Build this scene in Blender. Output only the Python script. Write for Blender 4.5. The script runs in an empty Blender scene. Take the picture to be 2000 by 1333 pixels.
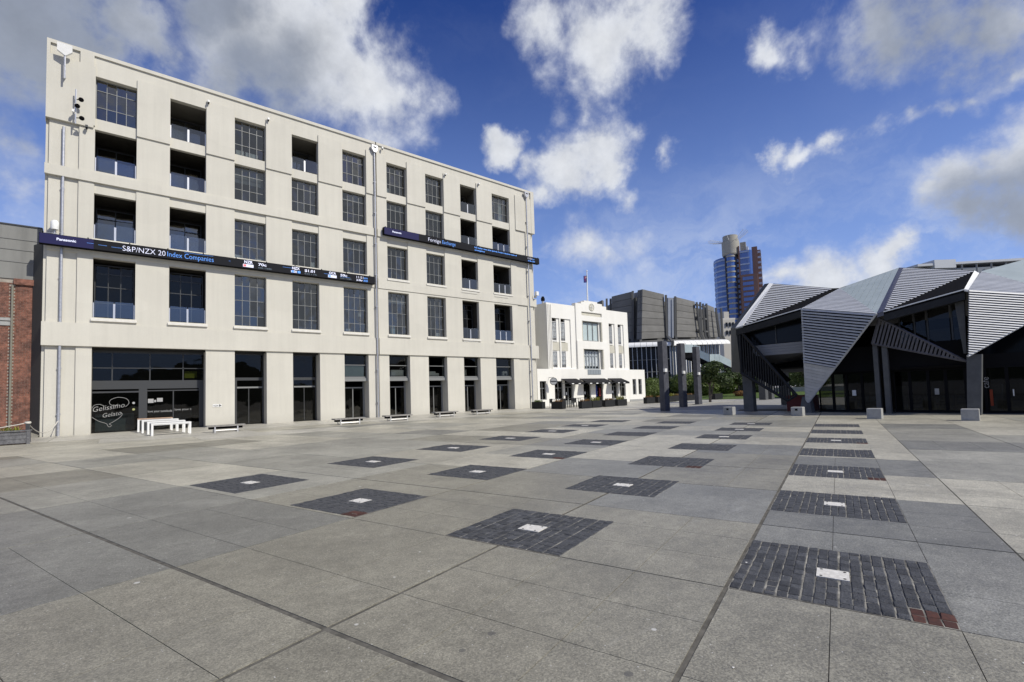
import bpy, math, random
from mathutils import Vector, Matrix
R = math.radians
random.seed(7)
scene = bpy.context.scene
col = scene.collection

# ------------------------------------------------------------------ camera
# world frame: X runs along the office facade, Y into the office building, Z up, metres
CAM = Vector((3.167, -37.319, 1.65))
HEAD = math.atan2(0.7736, 0.6336)          # horizontal heading of the view
PITCH, ROLL = R(3.06), R(-1.8)
hx, hy = math.cos(HEAD), math.sin(HEAD)
fw = Vector((hx * math.cos(PITCH), hy * math.cos(PITCH), math.sin(PITCH)))
rt = Vector((hy, -hx, 0))
up = Vector((-hx * math.sin(PITCH), -hy * math.sin(PITCH), math.cos(PITCH)))
rx = rt * math.cos(ROLL) + up * math.sin(ROLL)
ux = up * math.cos(ROLL) - rt * math.sin(ROLL)
cd = bpy.data.cameras.new('camera')
cd.sensor_width = 36; cd.lens = 942 / 2000 * 36
cd.shift_y = 50.5 / 2000
cd.clip_start = 0.05; cd.clip_end = 5000
cam = bpy.data.objects.new('camera', cd); col.objects.link(cam)
m = Matrix((rx, ux, -fw)).transposed().to_4x4(); m.translation = CAM
cam.matrix_world = m
scene.camera = cam

# ------------------------------------------------------------------ sun, exposure
SUN_AZ, SUN_EL = R(-69), R(43)
sd = Vector((math.cos(SUN_AZ) * math.cos(SUN_EL), math.sin(SUN_AZ) * math.cos(SUN_EL), math.sin(SUN_EL)))
sl = bpy.data.lights.new('sun', 'SUN'); sl.energy = 4.2; sl.angle = R(0.5); sl.color = (1, .955, .865)
so = bpy.data.objects.new('sun', sl); col.objects.link(so)
so.rotation_euler = (-sd).to_track_quat('-Z', 'Y').to_euler()
scene.view_settings.view_transform = 'Standard'
scene.view_settings.look = 'None'
scene.view_settings.exposure = 0.0
scene.view_settings.gamma = 1
scene.view_settings.use_curve_mapping = False

# ------------------------------------------------------------------ node helper
class NT:
    def __init__(s, nt): s.nt = nt; nt.nodes.clear()
    def n(s, typ, ins=None, **props):
        nd = s.nt.nodes.new(typ)
        for k, v in props.items(): setattr(nd, k, v)
        for k, v in (ins or {}).items():
            sock = nd.inputs[k]
            if isinstance(v, tuple) and len(v) == 2 and hasattr(v[0], 'outputs'): s.nt.links.new(v[0].outputs[v[1]], sock)
            elif hasattr(v, 'outputs'): s.nt.links.new(v.outputs[0], sock)
            else: sock.default_value = v
        return nd
    def math(s, op, a, b=0.0, c=0.0, clamp=False):
        return s.n('ShaderNodeMath', {0: a, 1: b, 2: c}, operation=op, use_clamp=clamp)
    def mix(s, fac, a, b, blend='MIX'):
        nd = s.nt.nodes.new('ShaderNodeMix'); nd.data_type = 'RGBA'; nd.blend_type = blend
        for i, v in ((0, fac), (6, a), (7, b)):
            if isinstance(v, tuple) and len(v) == 2 and hasattr(v[0], 'outputs'): s.nt.links.new(v[0].outputs[v[1]], nd.inputs[i])
            elif hasattr(v, 'outputs'):
                o = v.outputs[2] if v.bl_idname == 'ShaderNodeMix' else v.outputs[0]
                s.nt.links.new(o, nd.inputs[i])
            else: nd.inputs[i].default_value = v
        return nd
    def out(s, mixnode): return (mixnode, 2)
    def ramp(s, fac, lo, hi, smooth=True):
        return s.n('ShaderNodeMapRange', {0: fac, 1: lo, 2: hi, 3: 0.0, 4: 1.0}, interpolation_type='SMOOTHSTEP' if smooth else 'LINEAR', clamp=True)

# ------------------------------------------------------------------ sky with clouds
CLOUDS = [[-0.093,0.864,0.496,0.12,0.9],[-0.032,0.871,0.491,0.1,0.9],[0.015,0.845,0.535,0.055,0.9],[0.162,0.801,0.576,0.12,0.95],[0.236,0.793,0.562,0.123,0.95],[0.314,0.774,0.549,0.11,0.85],[0.121,0.85,0.512,0.057,0.7],[0.393,0.761,0.516,0.08,0.65],[0.255,0.748,0.612,0.1,1],[0.217,0.845,0.489,0.09,0.6],[0.344,0.805,0.483,0.105,0.6],[0.427,0.768,0.478,0.07,0.5],[-0.109,0.952,0.287,0.06,0.6],[-0.122,0.929,0.348,0.05,0.5],[0.642,0.484,0.595,0.11,1],[0.674,0.441,0.592,0.085,1],[0.572,0.547,0.61,0.083,0.72],[0.592,0.583,0.557,0.07,0.62],[0.649,0.551,0.524,0.044,0.6],[0.685,0.575,0.447,0.082,1],[0.651,0.63,0.424,0.082,1],[0.546,0.699,0.461,0.046,0.9],[0.6,0.668,0.44,0.04,0.75],[0.633,0.67,0.388,0.044,0.9],[0.717,0.56,0.415,0.047,0.9],[0.768,0.478,0.426,0.033,0.55],[0.748,0.551,0.37,0.039,0.55],[0.781,0.313,0.541,0.05,0.78],[0.807,0.279,0.52,0.05,0.65],[0.814,0.238,0.53,0.069,0.45],[0.856,0.15,0.495,0.071,0.85],[0.868,0.104,0.486,0.075,0.85],[0.883,0.052,0.467,0.064,0.85],[0.865,0.169,0.472,0.037,0.6],[0.856,0.329,0.399,0.03,0.7],[0.868,0.293,0.401,0.034,0.78],[0.88,0.253,0.402,0.036,0.8],[0.89,0.207,0.406,0.04,0.82],[0.902,0.16,0.401,0.038,0.78],[0.908,0.12,0.402,0.036,0.72],[0.911,0.084,0.403,0.034,0.58],[0.913,0.054,0.405,0.039,0.6],[0.951,0.1,0.294,0.075,0.95],[0.954,0.057,0.293,0.08,0.95],[0.944,0.138,0.299,0.044,0.8],[0.965,0.105,0.238,0.06,0.85],[0.974,0.063,0.22,0.06,0.9],[0.957,0.202,0.208,0.035,0.85],[0.935,0.298,0.193,0.067,0.78],[0.954,0.236,0.186,0.066,0.85],[0.907,0.37,0.2,0.053,0.7],[0.925,0.33,0.185,0.05,0.75],[0.976,0.11,0.188,0.041,0.5],[0.791,0.546,0.277,0.088,0.5],[0.709,0.644,0.289,0.091,0.52],[0.76,0.60,0.25,0.05,0.5]]
GREYS = [[-0.093,0.864,0.496,0.20],[0.186,0.849,0.494,0.11],[0.965,0.078,0.235,0.10],[0.868,0.11,0.482,0.11],[0.10,0.80,0.59,0.07]]
rs = random.Random(3)
while len(CLOUDS) < 84:                     # the same broken cloud goes on round the rest of the sky
    a = rs.uniform(-math.pi, math.pi); el = rs.uniform(0.12, 1.1)
    d = Vector((math.cos(a) * math.cos(el), math.sin(a) * math.cos(el), math.sin(el)))
    if math.degrees(d.angle(fw)) < 66: continue
    CLOUDS.append([d.x, d.y, d.z, rs.uniform(.08, .24), rs.uniform(.6, 1)])
    if rs.random() < .3: GREYS.append([d.x, d.y, d.z - .05, rs.uniform(.1, .18)])
for az_, el_, r_, w_ in [(-28, 22, .2, .95), (-45, 30, .24, .9), (-62, 20, .2, .95), (-80, 27, .22, .85), (-38, 45, .2, .8), (-70, 48, .22, .8), (-52, 12, .12, .8), (-15, 35, .15, .8), (-95, 16, .16, .8), (-25, 10, .14, .85), (-42, 9, .13, .85), (-60, 8, .14, .85), (-75, 11, .13, .85), (-33, 17, .15, .9), (-55, 40, .22, .9), (-20, 27, .16, .8)]:
    d = Vector((math.cos(R(az_)) * math.cos(R(el_)), math.sin(R(az_)) * math.cos(R(el_)), math.sin(R(el_))))
    CLOUDS.append([d.x, d.y, d.z, r_, w_]); GREYS.append([d.x, d.y, d.z - .03, r_ * .8])
world = bpy.data.worlds.new('World'); scene.world = world; world.use_nodes = True
w = NT(world.node_tree)
tc = w.n('ShaderNodeTexCoord')
sky = w.n('ShaderNodeTexSky', sky_type='NISHITA', sun_disc=False, sun_elevation=SUN_EL,
          sun_rotation=math.pi / 2 - SUN_AZ, altitude=0, air_density=1.0, dust_density=0.6, ozone_density=2.2)
skyc = w.n('ShaderNodeHueSaturation', {'Hue': 0.513, 'Saturation': 1.3, 'Value': 1.05, 'Color': sky})
dirv = (tc, 0)
skym = w.mix(1.0, skyc, (0.70, 0.68, 0.93, 1), 'MULTIPLY')
sepd = w.n('ShaderNodeSeparateXYZ', {0: dirv})
hz = w.math('POWER', w.n('ShaderNodeMapRange', {0: (sepd, 2), 1: .66, 2: .10, 3: 0., 4: 1.}, clamp=True), 1.4)
skyg = w.mix(w.math('MULTIPLY', hz, .88), w.out(skym), (3.1, 4.75, 9.0, 1))
# domain warp so that the cloud edges wander
wn1 = w.n('ShaderNodeTexNoise', {'Vector': dirv, 'Scale': 4.5, 'Detail': 3.0, 'Roughness': .5})
wn2 = w.n('ShaderNodeTexNoise', {'Vector': dirv, 'Scale': 16.0, 'Detail': 5.0, 'Roughness': .6})
wo1 = w.n('ShaderNodeVectorMath', {0: w.n('ShaderNodeVectorMath', {0: (wn1, 1), 1: (.5, .5, .5)}, operation='SUBTRACT'), 'Scale': .13}, operation='SCALE')
wo2 = w.n('ShaderNodeVectorMath', {0: w.n('ShaderNodeVectorMath', {0: (wn2, 1), 1: (.5, .5, .5)}, operation='SUBTRACT'), 'Scale': .085}, operation='SCALE')
wdir = (w.n('ShaderNodeVectorMath', {0: dirv, 1: w.n('ShaderNodeVectorMath', {0: wo1, 1: wo2}, operation='ADD')}, operation='ADD'), 0)
cv = w.n('ShaderNodeTexNoise', {'Vector': w.n('ShaderNodeVectorMath', {0: wdir, 1: (1, 1, 2.6)}, operation='MULTIPLY'), 'Scale': 4.2, 'Detail': 8.0, 'Roughness': .6, 'Distortion': .3})
cvm = w.math('MULTIPLY', w.ramp((cv, 0), .43, .76), w.n('ShaderNodeMapRange', {0: (sepd, 2), 1: .42, 2: .20, 3: .03, 4: .62}, clamp=True))
skyg = w.mix(cvm, w.out(skyg), (6.2, 6.9, 8.3, 1))
n1 = w.n('ShaderNodeTexNoise', {'Vector': dirv, 'Scale': 6.0, 'Detail': 10.0, 'Roughness': 0.6, 'Distortion': 0.35})
n2 = w.n('ShaderNodeTexNoise', {'Vector': dirv, 'Scale': 22.0, 'Detail': 6.0, 'Roughness': 0.6})
def field(lst):
    acc = None
    for c in lst:
        dist = w.n('ShaderNodeVectorMath', {0: wdir, 1: tuple(c[:3])}, operation='DISTANCE')
        v = w.n('ShaderNodeMapRange', {0: (dist, 1), 1: 0.0, 2: c[3] * 1.55, 3: c[4] if len(c) > 4 else 1.0, 4: 0.0}, clamp=True)
        acc = v if acc is None else w.n('ShaderNodeMath', {0: acc, 1: v, 2: 0.12}, operation='SMOOTH_MAX')
    return acc
M = field(CLOUDS)
nn = w.math('ADD', w.math('MULTIPLY', w.math('SUBTRACT', (n1, 0), .5), 1.7), w.math('MULTIPLY', w.math('SUBTRACT', (n2, 0), .5), .6))
dens_raw = w.math('ADD', M, w.math('MULTIPLY', nn, w.math('ADD', w.math('MULTIPLY', M, .9), .12)))
dens = w.ramp(dens_raw, .27, .70)
gm = field(GREYS)
gf = w.ramp(w.math('ADD', gm, w.math('MULTIPLY', w.math('SUBTRACT', (n1, 0), .5), .5)), .1, .8)
ccol = w.mix(gf, (8.0, 8.2, 8.5, 1), (3.1, 3.45, 4.1, 1))
thin = w.ramp(dens_raw, .3, 1.0)
ccol2 = w.mix(thin, w.out(w.mix(.3, ccol, (4.6, 5.4, 7.4, 1))), ccol)
shade = w.n('ShaderNodeMapRange', {0: (n2, 0), 1: .3, 2: .7, 3: .86, 4: 1.06}, clamp=True)
ccol3 = w.n('ShaderNodeVectorMath', {0: w.out(ccol2), 'Scale': shade}, operation='SCALE')
veil = w.math('MULTIPLY', dens, .93)
final = w.mix(veil, w.out(skyg), ccol3)
bg = w.n('ShaderNodeBackground', {'Color': w.out(final), 'Strength': 0.1})
w.n('ShaderNodeOutputWorld', {'Surface': bg})
world.cycles.sampling_method = 'MANUAL'; world.cycles.sample_map_resolution = 512

# ------------------------------------------------------------------ materials
MATS = {}
def mat(name, c, c2=None, scale=4, rough=.7, spec=.4, metal=0, bump=0, bscale=40, emit=0, streak=False, tint=0, fine=0, fscale=90):
    if name in MATS: return MATS[name]
    mt = bpy.data.materials.new(name); mt.use_nodes = True; t = NT(mt.node_tree)
    geo = t.n('ShaderNodeNewGeometry')
    colr = (*c, 1)
    node = None
    if c2:
        vec = (geo, 0)
        if streak:
            vec = t.n('ShaderNodeVectorMath', {0: (geo, 0), 1: (1, 1, .12)}, operation='MULTIPLY')
        nz = t.n('ShaderNodeTexNoise', {'Vector': vec, 'Scale': scale, 'Detail': 6.0, 'Roughness': .6})
        node = t.mix(t.ramp((nz, 0), .3, .7), colr, (*c2, 1)); cur = t.out(node)
    else: cur = colr
    if fine:
        nf = t.n('ShaderNodeTexNoise', {'Vector': (geo, 0), 'Scale': fscale, 'Detail': 3.0, 'Roughness': .7})
        k = t.n('ShaderNodeMapRange', {0: (nf, 0), 1: .3, 2: .7, 3: 1 - fine, 4: 1 + fine}, clamp=True)
        if isinstance(cur, tuple) and len(cur) == 4:
            rgb = t.n('ShaderNodeRGB'); rgb.outputs[0].default_value = cur; cur = rgb
        cur = t.n('ShaderNodeVectorMath', {0: cur, 'Scale': k}, operation='SCALE')
    if tint:
        oi = t.n('ShaderNodeObjectInfo')
        k = t.n('ShaderNodeMapRange', {0: (oi, 5), 1: 0., 2: 1., 3: 1 - tint, 4: 1 + tint}, clamp=True)
        if isinstance(cur, tuple) and len(cur) == 4:
            rgb = t.n('ShaderNodeRGB'); rgb.outputs[0].default_value = cur; cur = rgb
        cur = t.n('ShaderNodeVectorMath', {0: cur, 'Scale': k}, operation='SCALE')
    ins = {'Base Color': cur, 'Roughness': rough, 'Metallic': metal, 'Specular IOR Level': spec}
    if emit: ins['Emission Color'] = colr; ins['Emission Strength'] = emit
    if bump:
        bn = t.n('ShaderNodeTexNoise', {'Vector': (geo, 0), 'Scale': bscale, 'Detail': 4.0})
        ins['Normal'] = t.n('ShaderNodeBump', {'Strength': bump, 'Distance': .02, 'Height': (bn, 0)})
    b = t.n('ShaderNodeBsdfPrincipled', ins)
    t.n('ShaderNodeOutputMaterial', {'Surface': b})
    MATS[name] = mt
    return mt
def glass(name, tr=(.45, .5, .5), refl=(1, 1, 1), base=.05, gain=1.6, rough=.015, wob=0):
    mt = bpy.data.materials.new(name); mt.use_nodes = True; t = NT(mt.node_tree)
    fr = t.n('ShaderNodeFresnel', {'IOR': 1.5})
    gb_ = t.n('ShaderNodeNewGeometry')
    fac = t.math('MULTIPLY', t.math('ADD', t.math('MULTIPLY', fr, gain), base, clamp=True), t.math('SUBTRACT', 1.0, (gb_, 6)))
    tra = t.n('ShaderNodeBsdfTransparent', {'Color': (*tr, 1)})
    gi = {'Color': (*refl, 1), 'Roughness': rough}
    if wob:
        geo = t.n('ShaderNodeNewGeometry')
        nz = t.n('ShaderNodeTexNoise', {'Vector': (geo, 0), 'Scale': 1.1, 'Detail': 1.0})
        gi['Normal'] = t.n('ShaderNodeBump', {'Strength': wob, 'Distance': .05, 'Height': (nz, 0)})
    gl = t.n('ShaderNodeBsdfGlossy', gi)
    mx = t.n('ShaderNodeMixShader', {0: fac, 1: tra, 2: gl})
    t.n('ShaderNodeOutputMaterial', {'Surface': mx})
    MATS[name] = mt
    return mt
def concrete(name, warm, cool_mix=0., dark=1.):
    """exposed aggregate paving: two scales of blotches, pale chips, dark chips"""
    mt = bpy.data.materials.new(name); mt.use_nodes = True; t = NT(mt.node_tree)
    geo = t.n('ShaderNodeNewGeometry'); P = (geo, 0)
    big = t.n('ShaderNodeTexNoise', {'Vector': P, 'Scale': .8, 'Detail': 7.0, 'Roughness': .65, 'Distortion': .3})
    mid = t.n('ShaderNodeTexNoise', {'Vector': P, 'Scale': 6.0, 'Detail': 5.0, 'Roughness': .7})
    fin = t.n('ShaderNodeTexNoise', {'Vector': P, 'Scale': 75.0, 'Detail': 3.0, 'Roughness': .8})
    vor = t.n('ShaderNodeTexVoronoi', {'Vector': P, 'Scale': 85.0, 'Randomness': 1.0})
    vr = t.n('ShaderNodeTexVoronoi', {'Vector': P, 'Scale': 24.0, 'Randomness': 1.0})
    c = tuple(v * dark for v in warm)
    a = t.mix(t.ramp((big, 0), .32, .68), tuple(v * .83 for v in c) + (1,), tuple(v * 1.13 for v in c) + (1,))
    k1 = t.n('ShaderNodeMapRange', {0: (mid, 0), 1: .25, 2: .75, 3: .78, 4: 1.22}, clamp=True)
    k2 = t.n('ShaderNodeMapRange', {0: (fin, 0), 1: .25, 2: .75, 3: .52, 4: 1.48}, clamp=True)
    sep = t.n('ShaderNodeSeparateColor', {0: (vor, 1)})
    k3 = t.n('ShaderNodeMapRange', {0: (sep, 0), 1: 0., 2: 1., 3: .74, 4: 1.26}, clamp=True)
    oi = t.n('ShaderNodeObjectInfo')
    k4 = t.n('ShaderNodeMapRange', {0: (oi, 5), 1: 0., 2: 1., 3: .88, 4: 1.1}, clamp=True)
    k = t.math('MULTIPLY', t.math('MULTIPLY', k1, k2), t.math('MULTIPLY', k3, k4))
    c1 = t.n('ShaderNodeVectorMath', {0: t.out(a), 'Scale': k}, operation='SCALE')
    chip = t.math('LESS_THAN', (vr, 0), .11)
    sp = t.n('ShaderNodeSeparateColor', {0: (vr, 1)})
    few = t.math('MULTIPLY', chip, t.math('GREATER_THAN', sp, .80))
    c2 = t.mix(few, c1, (.55, .54, .5, 1))
    dk = t.math('MULTIPLY', chip, t.math('LESS_THAN', sp, .06))
    c3 = t.mix(dk, c2, (.05, .05, .05, 1))
    gum = t.n('ShaderNodeTexVoronoi', {'Vector': P, 'Scale': 3.3, 'Randomness': 1.0})
    gs_ = t.n('ShaderNodeSeparateColor', {0: (gum, 1)})
    gdot = t.math('LESS_THAN', (gum, 0), t.math('MULTIPLY', (gs_, 1), .10))
    c3 = t.mix(t.math('MULTIPLY', t.math('MULTIPLY', gdot, t.math('LESS_THAN', gs_, .45)), .6), c3, (.06, .058, .055, 1))
    c3 = t.mix(t.math('MULTIPLY', t.math('MULTIPLY', gdot, t.math('GREATER_THAN', gs_, .86)), .75), c3, (.6, .59, .55, 1))
    wet = t.n('ShaderNodeTexNoise', {'Vector': P, 'Scale': .33, 'Detail': 8.0, 'Roughness': .62, 'Distortion': .6})
    c3 = t.mix(t.math('MULTIPLY', t.ramp((wet, 0), .52, .66), .20), c3, (.10, .098, .09, 1))
    smear = t.n('ShaderNodeTexNoise', {'Vector': t.n('ShaderNodeVectorMath', {0: P, 1: (.5, 2.6, 1)}, operation='MULTIPLY'), 'Scale': .9, 'Detail': 5.0, 'Roughness': .75})
    c4 = t.mix(t.math('MULTIPLY', t.ramp((smear, 0), .60, .78), .28), c3, (.5, .49, .46, 1))
    bp = t.n('ShaderNodeBump', {'Strength': .35, 'Distance': .006, 'Height': (fin, 0)})
    b = t.n('ShaderNodeBsdfPrincipled', {'Base Color': t.out(c4), 'Roughness': .46, 'Specular IOR Level': .6, 'Normal': bp})
    t.n('ShaderNodeOutputMaterial', {'Surface': b})
    MATS[name] = mt
    return mt
def leafmat(name, c1, c2):
    mt = bpy.data.materials.new(name); mt.use_nodes = True; t = NT(mt.node_tree)
    at = t.n('ShaderNodeAttribute', attribute_name='tone')
    cc = t.mix((at, 2), (*c1, 1), (*c2, 1))
    df = t.n('ShaderNodeBsdfPrincipled', {'Base Color': t.out(cc), 'Roughness': .5, 'Specular IOR Level': .35})
    tl = t.n('ShaderNodeBsdfTranslucent', {'Color': t.out(cc)})
    mx = t.n('ShaderNodeMixShader', {0: .25, 1: df, 2: tl})
    t.n('ShaderNodeOutputMaterial', {'Surface': mx}); MATS[name] = mt
    return mt

STUCCO = mat('stucco', (.605, .585, .505), (.555, .535, .46), 1.3, .85, .3, bump=.12, bscale=60, streak=True, fine=.03, fscale=25)
def stucco(name, c):
    mt = bpy.data.materials.new(name); mt.use_nodes = True; t = NT(mt.node_tree)
    geo = t.n('ShaderNodeNewGeometry'); P = (geo, 0)
    big = t.n('ShaderNodeTexNoise', {'Vector': P, 'Scale': .35, 'Detail': 6.0, 'Roughness': .6})
    stv = t.n('ShaderNodeVectorMath', {0: P, 1: (3.2, 3.2, .16)}, operation='MULTIPLY')
    stn = t.n('ShaderNodeTexNoise', {'Vector': stv, 'Scale': 1.0, 'Detail': 7.0, 'Roughness': .68})
    fine_ = t.n('ShaderNodeTexNoise', {'Vector': P, 'Scale': 14.0, 'Detail': 5.0, 'Roughness': .7})
    patch = t.n('ShaderNodeTexVoronoi', {'Vector': t.n('ShaderNodeVectorMath', {0: P, 1: (.33, .33, .62)}, operation='MULTIPLY'), 'Scale': 1.0}, distance='CHEBYCHEV')
    pc = t.n('ShaderNodeSeparateColor', {0: (patch, 1)})
    sp = t.n('ShaderNodeSeparateXYZ', {0: P})
    k = t.n('ShaderNodeMapRange', {0: (big, 0), 1: .3, 2: .7, 3: .95, 4: 1.04}, clamp=True)
    k2 = t.n('ShaderNodeMapRange', {0: (stn, 0), 1: .42, 2: .75, 3: 1.01, 4: .935}, clamp=True)
    k3 = t.n('ShaderNodeMapRange', {0: (fine_, 0), 1: .3, 2: .7, 3: .975, 4: 1.02}, clamp=True)
    k4 = t.n('ShaderNodeMapRange', {0: pc, 1: 0., 2: 1., 3: .975, 4: 1.015}, clamp=True)
    gz = t.math('ADD', (sp, 2), t.math('MULTIPLY', (stn, 0), 1.2))
    k5 = t.n('ShaderNodeMapRange', {0: gz, 1: .55, 2: 1.3, 3: .86, 4: 1.0}, clamp=True)
    kk = t.math('MULTIPLY', t.math('MULTIPLY', t.math('MULTIPLY', k, k2), t.math('MULTIPLY', k3, k4)), k5)
    rgb = t.n('ShaderNodeRGB'); rgb.outputs[0].default_value = (*c, 1)
    cc = t.n('ShaderNodeVectorMath', {0: rgb, 'Scale': kk}, operation='SCALE')
    bp = t.n('ShaderNodeBump', {'Strength': .15, 'Distance': .02, 'Height': (fine_, 0)})
    b = t.n('ShaderNodeBsdfPrincipled', {'Base Color': cc, 'Roughness': .85, 'Specular IOR Level': .3, 'Normal': bp})
    t.n('ShaderNodeOutputMaterial', {'Surface': b}); MATS[name] = mt
    return mt
STUCCO = stucco('stucco_weathered', (.582, .560, .488))
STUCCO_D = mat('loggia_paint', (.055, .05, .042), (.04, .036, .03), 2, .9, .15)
SILLM = mat('sill_paint', (.70, .68, .62), (.62, .60, .54), 6, .7, .3)
FRAME = mat('frame_grey', (.21, .215, .21), None, rough=.45, spec=.5)
FRAME_D = mat('frame_dark', (.045, .047, .048), None, rough=.4, spec=.5)
STEEL = mat('galvanised', (.52, .53, .56), (.40, .41, .44), 8, .42, .5, metal=.55)
STAIN = mat('stainless', (.72, .72, .72), None, rough=.3, metal=.7)
WHITE = mat('white_paint', (.8, .8, .78), (.74, .74, .71), 5, .55, .4)
WALLW = mat('white_render', (.80, .785, .73), (.75, .735, .68), 1.0, .8, .3, streak=True)
BEIGEW = mat('beige_render', (.55, .53, .45), (.5, .48, .4), 2, .8, .3)
BLACK = mat('black_metal', (.016, .017, .018), (.022, .023, .025), 3, .6, .22)
BLACKM = mat('black_matt', (.012, .012, .013), None, rough=.9, spec=.02)
INTER = mat('interior_dark', (.032, .031, .029), (.02, .02, .02), .6, .8, .2)
INTERL = mat('interior_light', (.5, .48, .44), None, rough=.8)
BLIND = mat('blind_fabric', (.34, .35, .36), None, rough=.8, tint=.35)
CONC = mat('cast_concrete', (.36, .36, .345), (.29, .29, .28), 5, .8, .3, bump=.2, fine=.12, fscale=50)
CONC_D = mat('pillar_concrete', (.095, .098, .10), (.075, .078, .08), 3, .75, .3, bump=.15, fine=.08)
ZINC = mat('zinc_cladding', (.46, .47, .48), (.40, .41, .42), 3, .42, .4, metal=.1, tint=.08)
LOUV = mat('louvre_aluminium', (.56, .57, .58), (.50, .51, .52), 6, .45, .4, tint=.06)
LOUV_D = mat('louvre_dark', (.10, .10, .12), (.07, .07, .085), 6, .4, .5, metal=.3)
ROOFG = mat('roof_membrane', (.36, .41, .41), (.31, .36, .36), .8, .5, .4)
BRICKP = mat('red_tile', (.085, .034, .024), (.055, .026, .02), 20, .8, .3, tint=.25)
SETT = mat('basalt_sett', (.072, .074, .078), (.045, .047, .05), 9, .68, .35, bump=.5, bscale=60, tint=.3, fine=.3, fscale=120)
SETTS = mat('basalt_setts', (.075, .077, .081), (.046, .048, .051), 7, .68, .35, bump=.5, bscale=60, fine=.35, fscale=80)
MORTAR = mat('pale_mortar', (.36, .345, .30), (.07, .068, .062), 5, .95, .1)
JOINT = mat('joint_dirt', (.150, .142, .122), (.085, .08, .069), 9, .95, .1)
MARK = mat('worn_white_plate', (.72, .70, .64), (.55, .53, .48), 22, .6, .4, fine=.1)
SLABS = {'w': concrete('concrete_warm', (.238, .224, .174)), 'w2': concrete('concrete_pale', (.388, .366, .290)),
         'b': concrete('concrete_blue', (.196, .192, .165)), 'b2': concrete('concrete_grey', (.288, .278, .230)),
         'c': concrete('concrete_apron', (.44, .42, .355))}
GLASS = glass('window_glass', (.62, .65, .66), (.94, .91, .82), .125, 1.6, .02, .35)
GLASS_B = glass('balustrade_glass', (.74, .78, .80), (.95, .95, .93), .10, 1.6, .02)
GLASS_C = glass('clear_glass', (.93, .94, .94), (.95, .95, .93), .02, 1.0, .02)
GLASS_S = glass('shop_glass', (.55, .57, .57), (.92, .90, .82), .0, .9, .02, .1)
GLASS_T = mat('tower_glass', (.05, .13, .40), (.035, .09, .30), .08, .08, 1.0)
GLASS_F = mat('dark_facade_glass', (.008, .009, .011), None, rough=.15, spec=.2)
PALEGL = mat('pale_glass', (.62, .70, .69), (.52, .60, .60), 1, .2, .6)
GRASS = mat('lawn_grass', (.09, .13, .03), (.05, .085, .02), 6, .9, .2, bump=.8, bscale=30, fine=.3, fscale=40)

# ------------------------------------------------------------------ mesh helpers
class MB:
    def __init__(s): s.v = []; s.f = []
    def add(s, vs, fs):
        o = len(s.v); s.v += [tuple(v) for v in vs]; s.f += [tuple(i + o for i in f) for f in fs]; return s
    def box(s, x0, x1, y0, y1, z0, z1):
        return s.add([(x0, y0, z0), (x1, y0, z0), (x1, y1, z0), (x0, y1, z0), (x0, y0, z1), (x1, y0, z1), (x1, y1, z1), (x0, y1, z1)],
                     [(0, 3, 2, 1), (4, 5, 6, 7), (0, 1, 5, 4), (1, 2, 6, 5), (2, 3, 7, 6), (3, 0, 4, 7)])
    def quad(s, *p): return s.add(p, [tuple(range(len(p)))])
    def ext(s, pts, vec):
        n = len(pts); q = [Vector(p) for p in pts]; r = [p + Vector(vec) for p in q]
        fs = [tuple(range(n)), tuple(range(2 * n - 1, n - 1, -1))] + [(i, i + n, (i + 1) % n + n, (i + 1) % n) for i in range(n)]
        return s.add(q + r, fs)
    def tube(s, pts, r, n=8, caps=True):
        pts = [Vector(p) for p in pts]; rs_ = r if isinstance(r, (list, tuple)) else [r] * len(pts)
        prev = None; base = len(s.v)
        for i, p in enumerate(pts):
            d = (pts[min(i + 1, len(pts) - 1)] - pts[max(i - 1, 0)]).normalized()
            if prev is None:
                a = Vector((0, 0, 1)) if abs(d.z) < .9 else Vector((1, 0, 0))
                u = d.cross(a).normalized()
            else: u = (prev - d * prev.dot(d)).normalized()
            prev = u; vv = d.cross(u)
            for k in range(n):
                t = 2 * math.pi * k / n; s.v.append(tuple(p + (u * math.cos(t) + vv * math.sin(t)) * rs_[i]))
        for i in range(len(pts) - 1):
            for k in range(n):
                a = base + i * n + k; b = base + i * n + (k + 1) % n
                s.f.append((a, b, b + n, a + n))
        if caps:
            s.f.append(tuple(base + k for k in range(n))[::-1]); s.f.append(tuple(base + (len(pts) - 1) * n + k for k in range(n)))
        return s
    def lathe(s, prof, c=(0, 0, 0), n=16):
        base = len(s.v)
        for r, z in prof:
            for k in range(n):
                t = 2 * math.pi * k / n; s.v.append((c[0] + r * math.cos(t), c[1] + r * math.sin(t), c[2] + z))
        for i in range(len(prof) - 1):
            for k in range(n):
                a = base + i * n + k; b = base + i * n + (k + 1) % n; s.f.append((a, b, b + n, a + n))
        s.f.append(tuple(base + k for k in range(n))[::-1]); s.f.append(tuple(base + (len(prof) - 1) * n + k for k in range(n)))
        return s
    def mesh(s, name, m):
        me = bpy.data.meshes.new(name); me.from_pydata(s.v, [], s.f)
        me.materials.append(m); me.validate(); me.update()
        return me
    def build(s, name, m, parent=None, **kw): return link(name, s.mesh(name, m), parent, **kw)
def link(name, me, parent=None, loc=None, rotz=0, label=None, cat=None, group=None, kind=None):
    o = bpy.data.objects.new(name, me); col.objects.link(o)
    if parent is not None: o.parent = parent
    if loc is not None: o.location = loc
    if rotz: o.rotation_euler.z = rotz
    for k, v in (('label', label), ('category', cat), ('group', group), ('kind', kind)):
        if v: o[k] = v
    return o
def thing(name, label, cat, loc=(0, 0, 0), rotz=0, group=None):
    return link(name, None, None, loc, rotz, label, cat, group)
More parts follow.
